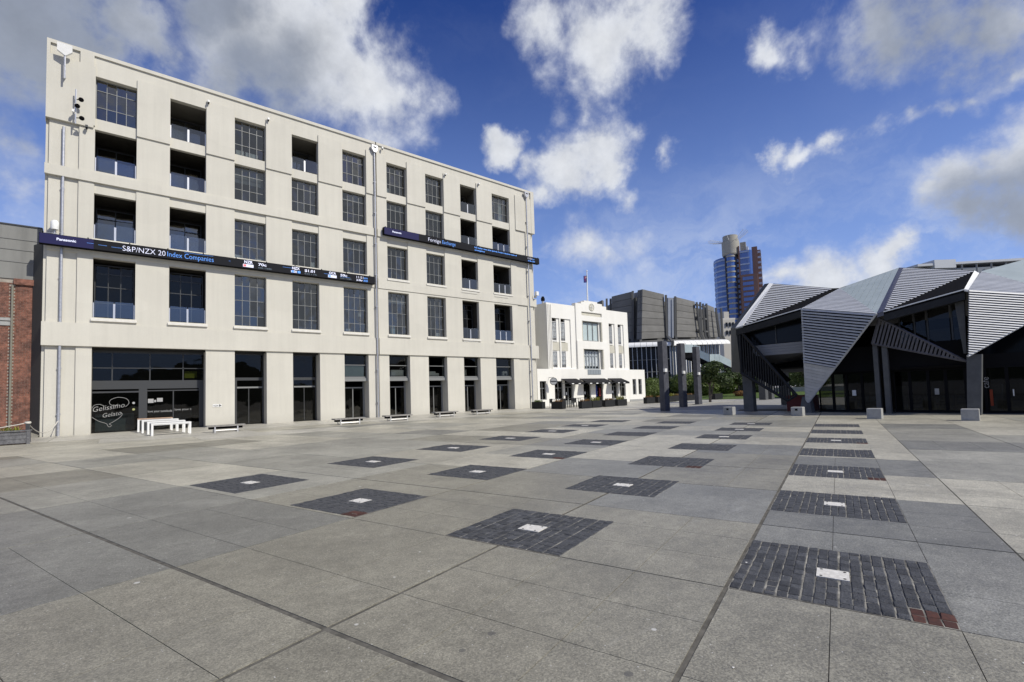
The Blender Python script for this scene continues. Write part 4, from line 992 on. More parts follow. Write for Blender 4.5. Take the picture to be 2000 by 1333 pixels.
def chair(x, y, rz, label):
    c = thing('cafe_chair', label, 'chair', (x, y, 0), rz, 'dark chairs at the outdoor cafe tables')
    MB().box(-.21, .21, -.21, .21, .44, .47).build('seat', BLACK, c); MB().box(-.2, .2, .19, .22, .5, .92).build('backrest', BLACK, c)
    for sx in (-1, 1):
        for sy in (-1, 1): MB().box(sx * .19 - .015, sx * .19 + .015, sy * .19 - .015, sy * .19 + .015, 0, .44).build('leg', BLACK, c)
    return c
def table(x, y, label):
    c = thing('cafe_table', label, 'table', (x, y, 0), 0, 'dark outdoor cafe tables')
    MB().box(-.55, .55, -.38, .38, .86, .9).build('tabletop', BLACK, c)
    for sx in (-1, 1):
        for sy in (-1, 1): MB().box(sx * .48 - .025, sx * .48 + .025, sy * .31 - .025, sy * .31 + .025, 0, .86).build('leg', BLACK, c)
for q, (x, y, lb) in enumerate([(36.6, -3.4, 'left'), (38.3, -3.2, 'middle'), (40.1, -3.0, 'right')]):
    table(x, y, 'dark cafe table on the ' + {'left': 'left, closest to the office', 'middle': 'middle of the outdoor row', 'right': 'right of the row, before the wide awning'}[lb])
    chair(x - .1, y + .65, 0, 'dark chair on the far side of the ' + lb + ' cafe table')
    chair(x + .05, y - .65, math.pi, 'dark chair on the near side of the ' + lb + ' cafe table')
# timber planter with rope at the left
pt = thing('timber_planter', 'long weathered grey timber planter at the left edge of the plaza', 'planter', (0, -6.2, 0))
TIM = mat('grey_timber', (.17, .17, .175), (.10, .10, .105), 9, .8, .2, bump=.4, streak=False, fine=.2, fscale=30)
for q, (z0, z1) in enumerate([(.06, .24), (.25, .42), (.43, .58)]): MB().box(-3.2, .04, .02, .05, z0, z1).build('board', TIM, pt); MB().box(.03, .06, .06, .62, z0, z1).build('board', TIM, pt)
MB().box(-3.2, .02, .05, .6, .05, .5).build('soil', SOIL, pt)
MB().box(-3.2, .1, -.03, .1, .59, .65).build('rim', TIM, pt); MB().box(-3.2, .1, .55, .66, .59, .65).build('rim', TIM, pt)
for x in (.0, -1.9): MB().box(x - .02, x + .1, -.02, .012, .0, .59).build('post', TIM, pt)
MB().box(-.09, .05, .25, .39, .5, 1.05).build('rope_post', FRAME_D, pt)
for (x, kind, m_) in ((-.55, 'y', LEAFY), (-1.2, 'g', LEAFY)):
    o = link('plant', leaf_mesh('plant', blades(60, .45, .018, pr, 0, 0, (.25, .15)), m_), None, (x, -5.9, .5))
    o['label'] = 'spiky yellow green plant in the timber planter, ' + ('nearer its right end' if x > -1 else 'at the picture edge'); o['category'] = 'plant'; o['group'] = 'plants in the timber planter'
rp = thing('rope_barrier', 'white sagging rope tied from the timber planter post to the office downpipe', 'rope', (0, 0, 0))
ROPE = mat('rope_white', (.6, .57, .5), None, rough=.9)
def sag(p, q, s_, n=14):
    p, q = Vector(p), Vector(q); return [p.lerp(q, k / n) - Vector((0, 0, s_ * 4 * (k / n) * (1 - k / n))) for k in range(n + 1)]
MB().tube(sag((-.02, -5.88, .95), (.6, -.14, .86), .55), .02, 6).build('strand', ROPE, rp)
MB().tube(sag((-3, -5.9, .72), (-.02, -5.88, .97), .12), .022, 6).build('strand', ROPE, rp)
smooth(MB().lathe([(.10, -.05), (.12, 0), (.10, .05)], (-.02, -5.88, .97), 10).build('knot', ROPE, rp))
MB().tube([(.56, -.2, .84), (.36, -.24, .02)], .022, 6).build('tail', ROPE, rp)

# ================================================================== LONG TABLES AND BENCHES
def long_table(x0, x1, y, h, label, top=WHITE):
    t = thing('long_table', label, 'table', ((x0 + x1) / 2, y, .008), 0, 'white long tables outside the gelato shop')
    L = (x1 - x0) / 2
    if top is WHITE: MB().box(-L, L, -.36, .36, h - .055, h).build('tabletop', top, t)
    else:
        for q in range(5): MB().box(-L, L, -.37 + q * .15, -.23 + q * .15, h - .045, h).build('plank', top, t)
    for sx in (-1, 1):
        for sy in (-1, 1): MB().box(sx * (L - .05) - .045, sx * (L - .05) + .045, sy * .31 - .045, sy * .31 + .045, 0, h - .056).build('leg', WHITE, t)
    for sy in (-1, 1): MB().box(-L + .1, L - .1, sy * .31 - .025, sy * .31 + .025, h - .10, h - .058).build('rail', WHITE, t)
WOODT = mat('table_wood', (.55, .38, .27), (.42, .28, .19), 8, .6, .3)
long_table(4.52, 6.25, -5.9, .63, 'nearest of the four long white tables outside the gelato shop')
long_table(4.43, 6.15, -4.1, .675, 'second nearest of the long white tables by the gelato shop')
long_table(4.25, 5.98, -2.3, .73, 'third long white table, one before the gelato window')
long_table(4.10, 5.82, -.6, .785, 'long table with timber top closest to the gelato window', WOODT)
SLATB = mat('bench_timber', (.31, .30, .275), (.20, .19, .175), 14, .85, .2, fine=.25, fscale=35)
def bench(x0, x1, y, label):
    t = thing('bench', label, 'bench', ((x0 + x1) / 2, y, .005), 0, 'low backless benches along the office front')
    L = (x1 - x0) / 2
    for q in range(4): MB().box(-L, L, -.3 + q * .152, -.158 + q * .152, .30, .38).build('plank', SLATB, t)
    MB().box(-L + .12, L - .12, -.16, .16, .17, .298).build('beam', BLACKM, t)
    for sx in (-1, 1):
        x = sx * (L - .38)
        f = MB(); f.box(x - .03, x + .03, -.29, -.24, 0, .298); f.box(x - .03, x + .03, .24, .29, 0, .298); f.box(x - .03, x + .03, -.239, .239, .01, .06); f.build('leg', STAIN, t)
    MB().tube([(-L + .4, -.27, .1), (L - .4, -.27, .1)], .018, 6).build('foot_bar', STAIN, t)
bench(6.88, 8.72, -6.6, 'low bench between the gelato shop and the first doorway, leftmost of the row')
bench(13.5, 15.45, -7.1, 'low bench in front of the fifth office bay, second of the row')
bench(17.0, 18.98, -6.7, 'low bench just right of the middle downpipe, third of the row')
bench(21.35, 23.35, -5.75, 'low bench in front of the seventh office bay, fourth of the row')
bench(24.75, 26.7, -5.7, 'low bench farthest right along the office front')
# concrete cubes
def cube(x, y, label, lamp):
    c = thing('concrete_block', label, 'block', (x, y, .004), R(4), 'concrete seat blocks before the black building')
    s_ = MB(); h = .45; w2, d2, e = .26, .22, .018
    s_.add([(-d2, -w2, 0), (d2, -w2, 0), (d2, w2, 0), (-d2, w2, 0), (-d2, -w2, h - e), (d2, -w2, h - e), (d2, w2, h - e), (-d2, w2, h - e), (-d2 + e, -w2 + e, h), (d2 - e, -w2 + e, h), (d2 - e, w2 - e, h), (-d2 + e, w2 - e, h)],
           [(0, 1, 5, 4), (1, 2, 6, 5), (2, 3, 7, 6), (3, 0, 4, 7), (4, 5, 9, 8), (5, 6, 10, 9), (6, 7, 11, 10), (7, 4, 8, 11), (8, 9, 10, 11)])
    s_.build('block', CONC, c)
    if lamp: MB().box(-d2 - .012, -d2 - .001, -.05, .07, .27, .37).build('light_recess', BLACKM, c)
cube(30.2, -23.75, 'sunlit concrete block standing clear left of the black building pillar', True)
cube(30.3, -27.3, 'concrete block before the dark red wall of the black building', True)
cube(29.15, -30.85, 'concrete block before the twin columns of the black building', False)
cube(29.1, -33.95, 'concrete block before the wide column at right', False)

# ================================================================== BLACK EVENT CENTRE (right)
ev = thing('event_centre', 'black event hall with folded faceted roof and metal louvre triangles', 'building')
V = dict(V0=(33.4, -22.85, 5.32), V0b=(36, -21.25, 5.61), B=(39, -22.73, 8.85), B2=(40, -21.99, 9.06), Ct=(38, -26.93, 7.58), V1=(33, -26.84, 5.9), Vm=(38.2, -27.24, 7.56),
         V2=(32.2, -30.45, 4.99), tip=(33.5, -26.58, .41), P=(41, -29.69, 8.71), P2=(41, -29.9, 8.66), Q=(38.5, -33.35, 7.38), V2b=(32.3, -30.71, 5.07), V3=(33, -33.58, 5.72), V3b=(33, -33.71, 5.66),
         Q2=(38.5, -33.53, 7.2), K=(38.7, -33.6, 7.32), V4=(35.6, -36.75, 5.1), tip2=(32.85, -33.53, 2.64), Pr=(45, -36.5, 8.9), Pf=(46, -42, 9), V5=(35.8, -41, 5.7))
V = {k: Vector(v) for k, v in V.items()}
def louvre(poly, d, n, parent, m_, fill=.6, th=.05, name='slat', tilt=0.0, lift=0.0):
    """slats across a flat polygon, running along d; each slat its own object"""
    P = [Vector(p) for p in poly]; nrm = (P[1] - P[0]).cross(P[2] - P[0]).normalized(); u = (Vector(d) - nrm * nrm.dot(Vector(d))).normalized(); v = nrm.cross(u)
    c0 = P[0]; q = [((p - c0).dot(u), (p - c0).dot(v)) for p in P]
    lo, hi = min(b for a, b in q), max(b for a, b in q); st_ = (hi - lo) / n
    for k in range(n):
        ya, yb = lo + st_ * (k + .5 - fill / 2), lo + st_ * (k + .5 + fill / 2); seg = []
        for yy in (ya, yb):
            xx = []
            for i in range(len(q)):
                (a0, b0), (a1, b1) = q[i], q[(i + 1) % len(q)]
                if (b0 - yy) * (b1 - yy) < 0: xx.append(a0 + (a1 - a0) * (yy - b0) / (b1 - b0))
            if len(xx) < 2: break
            seg.append((min(xx), max(xx), yy))
        if len(seg) < 2 or seg[0][1] - seg[0][0] < .05: continue
        w3 = lambda a, b, h: tuple(c0 + u * a + v * b + nrm * (h + lift))
        t2_ = tilt
        vs = [w3(seg[0][0], ya, 0), w3(seg[0][1], ya, 0), w3(seg[1][1], yb, t2_), w3(seg[1][0], yb, t2_), w3(seg[0][0], ya, th), w3(seg[0][1], ya, th), w3(seg[1][1], yb, th + t2_), w3(seg[1][0], yb, th + t2_)]
        MB().add(vs, [(0, 3, 2, 1), (4, 5, 6, 7), (0, 1, 5, 4), (1, 2, 6, 5), (2, 3, 7, 6), (3, 0, 4, 7)]).build(name, m_, parent)
def plate(pts, vec, name, m_, parent=ev): return MB().ext(pts, vec).build(name, m_, parent)
DN = (0, 0, -.12)
# roof facets: sheet below, slats above
def facet(pts, d, n, m_, fill, th, sheet=BLACKM, name='roof_facet', tilt=0, lift=.02):
    P = [Vector(p) for p in pts]; nrm = (P[1] - P[0]).cross(P[2] - P[0]).normalized()
    if nrm.z < 0 or (abs(nrm.z) < .3 and nrm.x > 0): P = P[::-1]; nrm = -nrm
    b = plate([p - nrm * .05 for p in P], -nrm * .1, name, sheet)
    louvre(P, d, n, b, m_, fill, th, 'slat', tilt, lift - .05)
    return b
rim = (V['B'] - V['V0'])
e1, e2 = V['V0'].lerp(V['V1'], .12), V['B'].lerp(V['Ct'], .07)
facet([e1, e2, V['Ct']], V['Ct'] - e2, 24, LOUV, .5, .025)
plate([V['V0'], V['B'], e2 - (V['Ct'] - V['B']) * .0, e1], DN, 'roof_edge', WHITE)
plate([V['V0'] + Vector((0, 0, .004)), V['V0b'], V['B2'], V['B'] + Vector((0, 0, .004))], DN, 'roof_edge', BLACK)
plate([V['V0'] + Vector((0, 0, -.03)), V['V1'] + Vector((0, 0, -.03)), V['Ct'] + Vector((0, 0, -.03))], DN, 'roof_facet', BLACKM)
facet([V['V1'], V['Vm'], V['V2']], V['V2'] - V['V1'], 18, ZINC, .72, .03)
rp_ = plate([V['Vm'] - Vector((0, 0, .02)), V['P'] - Vector((0, 0, .02)), V['V2'] - Vector((0, 0, .02))], (0, 0, -.05), 'roof_backing', ROOFG)
louvre([V['Vm'] , V['P'], V['V2']], V['P'] - V['V2'], 9, rp_, ROOFG, .96, .012, 'roof_sheet', 0, .003)
plate([V['P'], V['P2'], V['V2b'], V['V2']], (0, 0, -.2), 'gutter', LOUV_D)
facet([V['P2'], V['Q'], V['V2b']], V['Q'] - V['P2'], 25, LOUV, .5, .025)
plate([V['V2b'] + Vector((0, 0, -.03)), V['V3'] + Vector((0, 0, -.03)), V['Q'] + Vector((0, 0, -.03))], DN, 'roof_facet', BLACKM)
plate([V['V3'], V['Q'], V['Q2'], V['V3b']], (0, 0, -.1), 'roof_edge', WHITE)
facet([V['V3b'], V['K'], V['V4']], V['V4'] - V['V3b'], 16, ZINC, .72, .03)
plate([V['K'], V['Pr'], V['V4']], DN, 'roof_facet', ROOFG)
plate([V['Pr'], V['Pf'], V['V5'], V['V4']], DN, 'roof_facet', ROOFG)
# backs of the folds so that the roof is closed
ridge = [V['B2'], V['B'], V['Ct'], V['Vm'], V['P'], V['P2'], V['Q'], V['Q2'], V['K'], V['Pr'], V['Pf']]
for a, b in zip(ridge[:-1], ridge[1:]): plate([a, Vector((47, a.y + 1.5, 5)), Vector((47, b.y + 1.5, 5)), b], DN, 'roof_back', BLACK)
def fascia(a, b, h, name='fascia', inset=.35):
    a, b = Vector(a), Vector(b)
    plate([a, b, b - Vector((0, 0, h)), a - Vector((0, 0, h))], (inset, 0, 0), name, BLACK)
    e = Vector((-.03, 0, .0)); plate([a + e, b + e, b + e - Vector((0, 0, .05)), a + e - Vector((0, 0, .05))], (.028, 0, 0), 'flashing', WHITE)
fascia(V['V0'], V['V1'], .5); fascia(V['V2b'], V['V3'], .48)
# front louvre triangles
cut = .56
a1 = V['V1'].lerp(V['tip'], cut); a2 = V['V2'].lerp(V['tip'], cut)
lp = plate([V['V1'] + Vector((.12, 0, 0)), V['V2'] + Vector((.12, 0, 0)), V['tip'] + Vector((.12, 0, 0))], (.04, 0, 0), 'louvre_triangle', BLACKM)
louvre([V['V1'], V['V2'], a2, a1], V['V2'] - V['V1'], 20, lp, ZINC, .55, -.06, tilt=-.05)
louvre([a1, a2, V['tip']], V['V2'] - V['V1'], 14, lp, ZINC, .92, -.05)
for a, b in ((V['V1'], V['tip']), (V['V2'], V['tip'])): MB().tube([a, b], .05, 6).build('edge_trim', ZINC, lp)
lp2 = plate([V['V3b'] + Vector((.12, 0, 0)), V['V4'] + Vector((.12, 0, 0)), V['tip2'] + Vector((.12, 0, 0))], (.04, 0, 0), 'louvre_triangle', BLACKM)
louvre([V['V3b'], V['V4'], V['tip2']], V['V4'] - V['V3b'], 28, lp2, LOUV, .66, -.05, tilt=-.03)
MB().tube([V['V4'], V['tip2']], .05, 6).build('edge_trim', LOUV, lp2)
dl = [Vector((33, -30.33, 4.84)), Vector((33.2, -29.93, 3.59)), Vector((33.4, -33.4, 2.44))]
lp3 = MB().tube([dl[0], dl[2]], .06, 6).build('louvre_triangle', LOUV_D, ev)
MB().tube([dl[1], dl[2]], .06, 6).build('edge_trim', LOUV_D, lp3); MB().tube([dl[0], dl[1]], .05, 6).build('edge_trim', LOUV_D, lp3)
louvre(dl, dl[0] - dl[1], 24, lp3, LOUV_D, .6, .05)
# slatted stair screen at the left end
sA, sB_, sC, sD = Vector((33.5, -23.04, 5.13)), Vector((33.5, -26.1, .97)), Vector((33.5, -25.62, .68)), Vector((33.5, -22.97, 2.45))
ss = MB().tube([sA, sB_], .09, 6).build('stair_screen', BLACK, ev)
MB().tube([sD, sC], .09, 6).build('screen_rail', BLACK, ss); MB().tube([sA, sD], .06, 6).build('screen_rail', BLACK, ss); MB().tube([sB_, sC], .06, 6).build('screen_rail', BLACK, ss)
louvre([sA, sB_, sC, sD], (0, 0, 1), 22, ss, BLACK, .4, .08)
plate([(34.0, -23.3, 4.0), (34.0, -25.1, 1.9), (34.0, -24.6, 1.55), (34.0, -23.1, 2.5)], (1.5, 0, 0), 'stair_flight', BLACKM)
# end wall, soffit, windows of the raised wing
plate([V['V0'], V['V0b'], (36, -21.15, 2.6), (33.5, -22.97, 2.45)], (.15, -.15, 0), 'end_wall', BLACK)
plate([V['V0b'], V['B2'], (41, -21.6, 2.6), (36, -21.15, 2.6)], (.1, -.2, 0), 'end_wall', BLACK)
plate([(34.1, -23.2, 3.42), (34.1, -26.6, 3.40), (42, -26.6, 2.5), (42, -21.6, 2.5), (36, -21.3, 2.6)], (0, 0, .12), 'soffit', mat('soffit_grey', (.10, .10, .10), None, rough=.8))
for q in range(4): MB().box(34.0, 34.3, -26.5, -23.5, 3.45 + q * .165, 3.605 + q * .165).build('spandrel_board', mat('spandrel_grey', (.22, .225, .235), None, rough=.5), ev)
for (a, b) in ((-26.5, -24.95), (-24.9, -23.4)): MB().box(34.15, 34.17, a, b, 4.14, 5.6).build('window_glass', GLASS_F, ev)
MB().box(34.1, 34.22, -24.95, -24.9, 4.14, 5.6).build('mullion', FRAME_D, ev)
MB().box(36.5, 45, -27, -22, 2.7, 5.6).build('upper_room', BLACKM, ev)
# columns
def colm(x, y, wx, wy, z, top=None, label=None):
    b = MB(); k = top or 1
    b.ext([(x - wx / 2, y - wy / 2, 0), (x + wx / 2, y - wy / 2, 0), (x + wx / 2, y + wy / 2, 0), (x - wx / 2, y + wy / 2, 0)], (0, 0, z)); return b.build('column', CONC_D, ev)
colm(34.1, -23.15, .45, .6, 2.5); colm(35.6, -22.5, .45, .45, 2.55); colm(44.5, -21.2, .5, .5, 2.6); colm(33.45, -30.0, .24, .2, 3.6); colm(33.4, -30.4, .24, .22, 3.6)
plate([(33.0, -33.3, 0), (33.0, -33.8, 0), (33.1, -34.02, 2.6), (33.1, -33.42, 2.9)][::1] if 0 else [(33.0, -33.34, 0), (33.0, -33.8, 0), (33.2, -33.95, 2.72), (33.2, -33.45, 2.72)], (.4, 0, 0), 'column', CONC_D)
plate([(33.35, -33.15, 5.4), (33.35, -33.5, 5.4), (33.35, -33.44, 2.8), (33.35, -33.34, 2.8)], (.25, 0, 0), 'column', CONC_D)
plate([(33.35, -26.25, 0), (33.35, -26.9, 0), (33.45, -26.75, .9), (33.45, -26.4, .9)], (.5, 0, 0), 'column', CONC_D)
MB().box(34.9, 36.2, -26.35, -25.0, 0, .95).build('red_wall', mat('dark_red_paint', (.10, .012, .012), None, rough=.6), ev)
for (x, y_) in ((58.74, -13.4), (60.5, -13.33)):
    c = thing('plaza_column', 'grey column seen under the black building, ' + ('left of the far pair' if x < 59 else 'right of the far pair'), 'column', (x, y_, 0), 0, 'far pair of columns')
    MB().box(-.35, .35, -.35, .35, 0, 2.9).build('shaft', CONC_D, c); MB().box(-.4, .4, -.4, .4, 2.9, 3.05).build('capital', CONC_D, c)
# black spandrel band and ground floor glazing
MB().box(34.0, 34.4, -33.35, -26.9, 2.2, 3.5).build('spandrel', BLACKM, ev); MB().box(34.44, 34.6, -42, -33.36, 2.2, 2.75).build('spandrel', BLACKM, ev); MB().box(36.4, 36.6, -42, -33.36, 2.75, 5.2).build('upper_glazing', GLASS_F, ev)
plate([(33.9, -30.9, 2.3), (33.9, -33.3, 2.3), (34.0, -33.3, 2.2), (34.0, -30.9, 2.2)], (.05, 0, 0), 'spandrel', BLACKM)
for k in range(6):
    y0 = -27.1 - k * .62
    pass
ys = -26.95; k = 0
GL_I = glass('event_glass', (.42, .42, .40), (.8, .85, .9), .01, .35, .02)
while ys > -42:
    wd = .72 if k % 2 == 0 else .66
    if not (-30.6 < ys - wd / 2 < -29.9):
        fr = MB(); fr.box(34.42, 34.52, ys - .06, ys, 0, 2.2); fr.box(34.42, 34.52, ys - wd, ys - wd + .06, 0, 2.2); fr.box(34.422, 34.518, ys - wd + .06, ys - .06, 2.1, 2.2); fr.box(34.422, 34.518, ys - wd + .06, ys - .06, 0, .12)
        do = fr.build('glazed_door', BLACKM, ev)
        MB().box(34.465, 34.475, ys - wd + .06, ys - .06, .12, 2.1).build('pane', GL_I, do)
        if k % 5 == 2: MB().box(34.40, 34.415, ys - wd * .6, ys - wd * .35, .9, 1.2).build('notice', WHITE if k == 2 else CONC, do)
    ys -= wd; k += 1
# interior furniture glimpsed, plain dark rooms
MB().box(38.5, 38.7, -42, -27, 0, 5).build('interior_wall', mat('warm_dark', (.055, .05, .042), (.03, .027, .024), .8, .8, .2), ev)
MB().box(34.5, 38.5, -42, -27, 0.002, .012).build('interior_floor', mat('event_floor', (.10, .09, .08), None, rough=.4), ev)
for k in range(9):
    MB().box(36.2, 36.9, -28.2 - k * 1.2, -27.7 - k * 1.2, .012, .75 + .3 * (k % 3)).build('counter', mat('counter_mid', (.16, .15, .14), None), ev)
# upper windows between the folds
for (a, b) in ((-31.45, -30.9), (-31.95, -31.5), (-32.85, -32.0), (-33.3, -32.9)):
    MB().box(34.2, 34.22, a + .03, b - .03, 3.5, 5.3).build('window_glass', GL_I, ev); MB().box(34.28, 34.29, a + .05, b - .05, 3.5, 4.1).build('blind', mat('grey_blind', (.30, .30, .30), None), ev)
    MB().box(34.15, 34.26, b - .03, b + .03, 3.5, 5.3).build('mullion', FRAME_D, ev)
for k in range(0): MB().box(34.2, 34.22, -35.2 - k * 1.1, -34.15 - k * 1.1, 3.5, 4.9).build('window_glass', GL_I, ev)
MB().box(34.6, 34.62, -29.9, -27.0, 3.5, 4.6).build('window_glass', GL_I, ev)
# cafe lettering on the glass
text('cafe', .34, (34.40, -33.98, 1.18), DECAL, ev, rot=(R(90), R(-90), R(-90)), width=.5)
MB().box(34.395, 34.40, -34.08, -33.98, .35, 1.1).build('orange_lettering', mat('orange_decal', (.22, .035, .01), None), ev)
smooth(MB().tube([(34.38, -34.75, .8), (34.38, -34.75, 1.1)], .025, 6).build('door_handle', STAIN, ev))
MB().box(33.9, 34.6, -42, -26.9, -.02, .01).build('threshold', CONC_D, ev)

# ================================================================== PILLARS
PIL = mat('dark_pillar', (.085, .088, .105), (.06, .062, .075), 3, .7, .3, fine=.12, fscale=30)
for (x, y_, h, lb) in [(33.5, -17.4, 5.0, 'tall dark grey freestanding pillar nearest the camera, with a light box'), (40.0, -14.9, 5.35, 'second tall dark grey pillar of the row, middle one'), (46.0, -12.85, 5.48, 'third tall dark grey pillar, farthest and right of the row')]:
    p = thing('pillar', lb, 'pillar', (x, y_, 0), R(-12), 'dark pillars in a row across the plaza')
    MB().ext([(-.23, -.26, 0), (.23, -.26, 0), (.23, .22, 0), (-.23, .22, 0)], (0, 0, h)).build('shaft', PIL, p)
    MB().box(-.24, -.02, -.42, -.262, 2.78, 3.02).build('light_box', WHITE, p)
    for z in (.35, 1.1, 1.7, 2.2, 3.4): MB().box(.12, .15, -.272, -.2615, z, z + .03).build('bolt', STEEL, p)

# ================================================================== CONCERT HALL
mfc = thing('concert_hall', 'grey faceted concert hall drum with white canopy and dark glass base', 'building')
CLAD = mat('grey_cladding', (.178, .174, .163), (.15, .147, .137), .5, .75, .3, tint=.10, fine=.05, fscale=4)
CLADR = mat('rib_grey', (.11, .11, .105), None, rough=.7)
GSTR = mat('strip_glazing', (.24, .26, .30), (.20, .22, .26), .4, .35, .5)
def clad(TL, TR, BRr, BL, vec, rows=7, m_=CLAD, name='cladding_panel'):
    TL, TR, BRr, BL = map(Vector, (TL, TR, BRr, BL))
    for k in range(rows):
        f0, f1 = k / rows, (k + 1) / rows
        a, b = TL.lerp(BL, f0), TR.lerp(BRr, f0); c, d_ = TR.lerp(BRr, f1), TL.lerp(BL, f1)
        g_ = Vector((0, 0, .07))
        MB().ext([a - g_, b - g_, c, d_], vec).build(name, m_, mfc)
clad((83.88, 27.25, 21.34), (85.48, 23.31, 21.85), (85.64, 23.86, 11.92), (83.96, 27.8, 12.26), (1.1, .5, 0))
clad((84.73, 20.06, 21.65), (92.43, 20.23, 21.46), (93.06, 20.35, 12.24), (84.68, 20.79, 11.61), (0, 1.2, 0))
clad((98.08, 20.78, 21.54), (106.72, 21.47, 21.51), (107.72, 21.23, 13.14), (98.23, 21.27, 12.68), (0, 1.2, 0), 6)
clad((114.68, 22.7, 21.7), (118.81, 23.22, 21.47), (119.88, 22.87, 13.91), (114.89, 23.09, 13.69), (0, 1.2, 0), 6)
clad((84.28, 32.14, 20.74), (84.67, 30.49, 21.23), (84.7, 30.66, 12.4), (84.3, 32.27, 12.4), (1.1, .5, 0), 6)
plate([(86.71, 23.61, 21.66), (86.77, 22.26, 21.71), (86.87, 22.89, 11.5), (86.81, 24.22, 11.63)], (.4, 0, 0), 'strip_glazing', GSTR, mfc)
plate([(94.86, 20.86, 21.02), (97.12, 20.94, 21.26), (97.27, 21.42, 12.5), (95.01, 21.34, 12.38)], (0, .4, 0), 'strip_glazing', GSTR, mfc)
ribs = [(85.27, 22.84, 21.8), (85.37, 23.46, 11.64), (84.92, 20.56, 21.54), (85.01, 21.19, 11.24), (92.31, 19.71, 21.15), (92.58, 20.12, 12.05), (96.5, 20.14, 21.36), (96.59, 20.7, 12.3), (106.14, 20.68, 21.1), (107.03, 20.51, 12.93), (107.72, 20.67, 21.25), (108.04, 20.97, 13.03), (110.09, 21.32, 21.25), (110.6, 21.46, 13.21), (111.64, 21.33, 21.4), (112.18, 21.45, 13.28), (117.22, 21.97, 20.99), (118.14, 21.73, 13.6), (119.73, 21.85, 21.09), (120.07, 22.08, 13.73), (84.63, 29.22, 21.25), (84.79, 29.72, 12.26), (84.49, 28.06, 21.04), (84.62, 28.57, 12.14)]
for k in range(0, len(ribs), 2):
    a, b = Vector(ribs[k]), Vector(ribs[k + 1]); foot = b + Vector((.6, -1.0, -1.1)) if k > 2 else b + Vector((-.8, -.6, -1.0))
    path = [a, a.lerp(b, .92), b.lerp(foot, .5) + Vector((0, .2, 0)), foot]
    MB().tube(path, [.28, .3, .34, .3], 4).build('rib', CLADR, mfc)
for (x0, x1, y_) in ((106.2, 107.7, 21), (110.1, 111.8, 21.5)):
    for z in (14.5, 17.5, 20.4): MB().box(x0, x1, y_ - .2, y_ + .2, z, z + .35).build('rib_brace', CLADR, mfc)
MB().ext([(88, 31, 11), (86.4, 23, 11), (87.5, 22.2, 11), (121, 24, 11), (123, 40, 11), (95, 44, 11)], (0, 0, 9.6)).build('drum', CLADR, mfc)
# canopy with seamed white panels
def canopy(p0, p1, zt0, zb0, zt1, zb1, n, out):
    p0, p1 = Vector(p0), Vector(p1); o_ = Vector(out)
    for k in range(n):
        f0, f1 = k / n + .003, (k + 1) / n - .003; b = MB()
        prof = [(0, 1.0), (.45, .93), (.8, .68), (1.0, .3), (1.0, 0.0)]
        A_, B__ = [], []
        for (u, h) in prof:
            for f_, L_ in ((f0, A_), (f1, B__)):
                q = p0.lerp(p1, f_); zt = zt0 + (zt1 - zt0) * f_; zb = zb0 + (zb1 - zb0) * f_
                L_.append(Vector((q.x, q.y, 0)) + o_ * (u - 1) * 1.6 + Vector((0, 0, zb + (zt - zb) * h)))
        vs = A_ + B__; n_ = len(prof)
        b.add(vs, [(i, i + 1, i + 1 + n_, i + n_) for i in range(n_ - 1)] + [(0, n_, 2 * n_ - 1, n_ - 1)])
        smooth(b.build('canopy_panel', WHITE, mfc), 60)
canopy((76.86, 18.22, 0), (81.3, 12.0, 0), 10.4, 9.38, 10.2, 9.28, 7, (-.8, -.58, 0))
canopy((81.6, 11.83, 0), (111.23, 15.82, 0), 10.33, 9.32, 12.37, 11.24, 11, (.13, -.99, 0))
plate([(78.2, 19.2, 10.3), (82.6, 13.2, 10.2), (111, 17.2, 12.2), (120, 22, 13.5), (93, 20.5, 11.9), (85, 21.3, 11.3), (86, 24, 11.6), (84, 30, 11)], (0, 0, -.3), 'apron_roof', CLADR, mfc)
MB().tube([(81.35, 11.85, 9.2), (81.3, 11.7, 10.0), (82.2, 13.0, 10.9), (92.5, 19.9, 12.1)], .3, 5).build('rib', CLADR, mfc)
plate([(78.2, 19.4, 9.6), (82.6, 13.2, 9.5), (82.6, 13.2, 0), (78.2, 19.4, 0)], (.3, .3, 0), 'curtain_wall', GLASS_F, mfc)
for k in range(10):
    f_ = k / 9; x = 78.1 + 4.4 * f_; y_ = 19.3 - 6.15 * f_
    MB().box(x - .06, x + .04, y_ - .06, y_ + .04, 0, 9.6).build('mullion', STEEL, mfc)
for z in (4.7, 7.0): MB().tube([(78.1, 19.3, z), (82.5, 13.15, z)], .05, 4).build('transom', FRAME, mfc)
plate([(82.7, 13.4, 0), (112, 19, 0), (112, 19, 12), (82.7, 13.4, 9.8)], (0, .3, 0), 'curtain_wall', GLASS_F, mfc)
for k in range(22):
    f_ = k / 21; x = 83.5 + 28 * f_; y_ = 13.5 + 5.4 * f_
    MB().box(x - .09, x + .09, y_ - .3, y_ - .1, 4, 9.6 + 2 * f_).build('white_fin', WHITE if k % 2 else CONC, mfc)
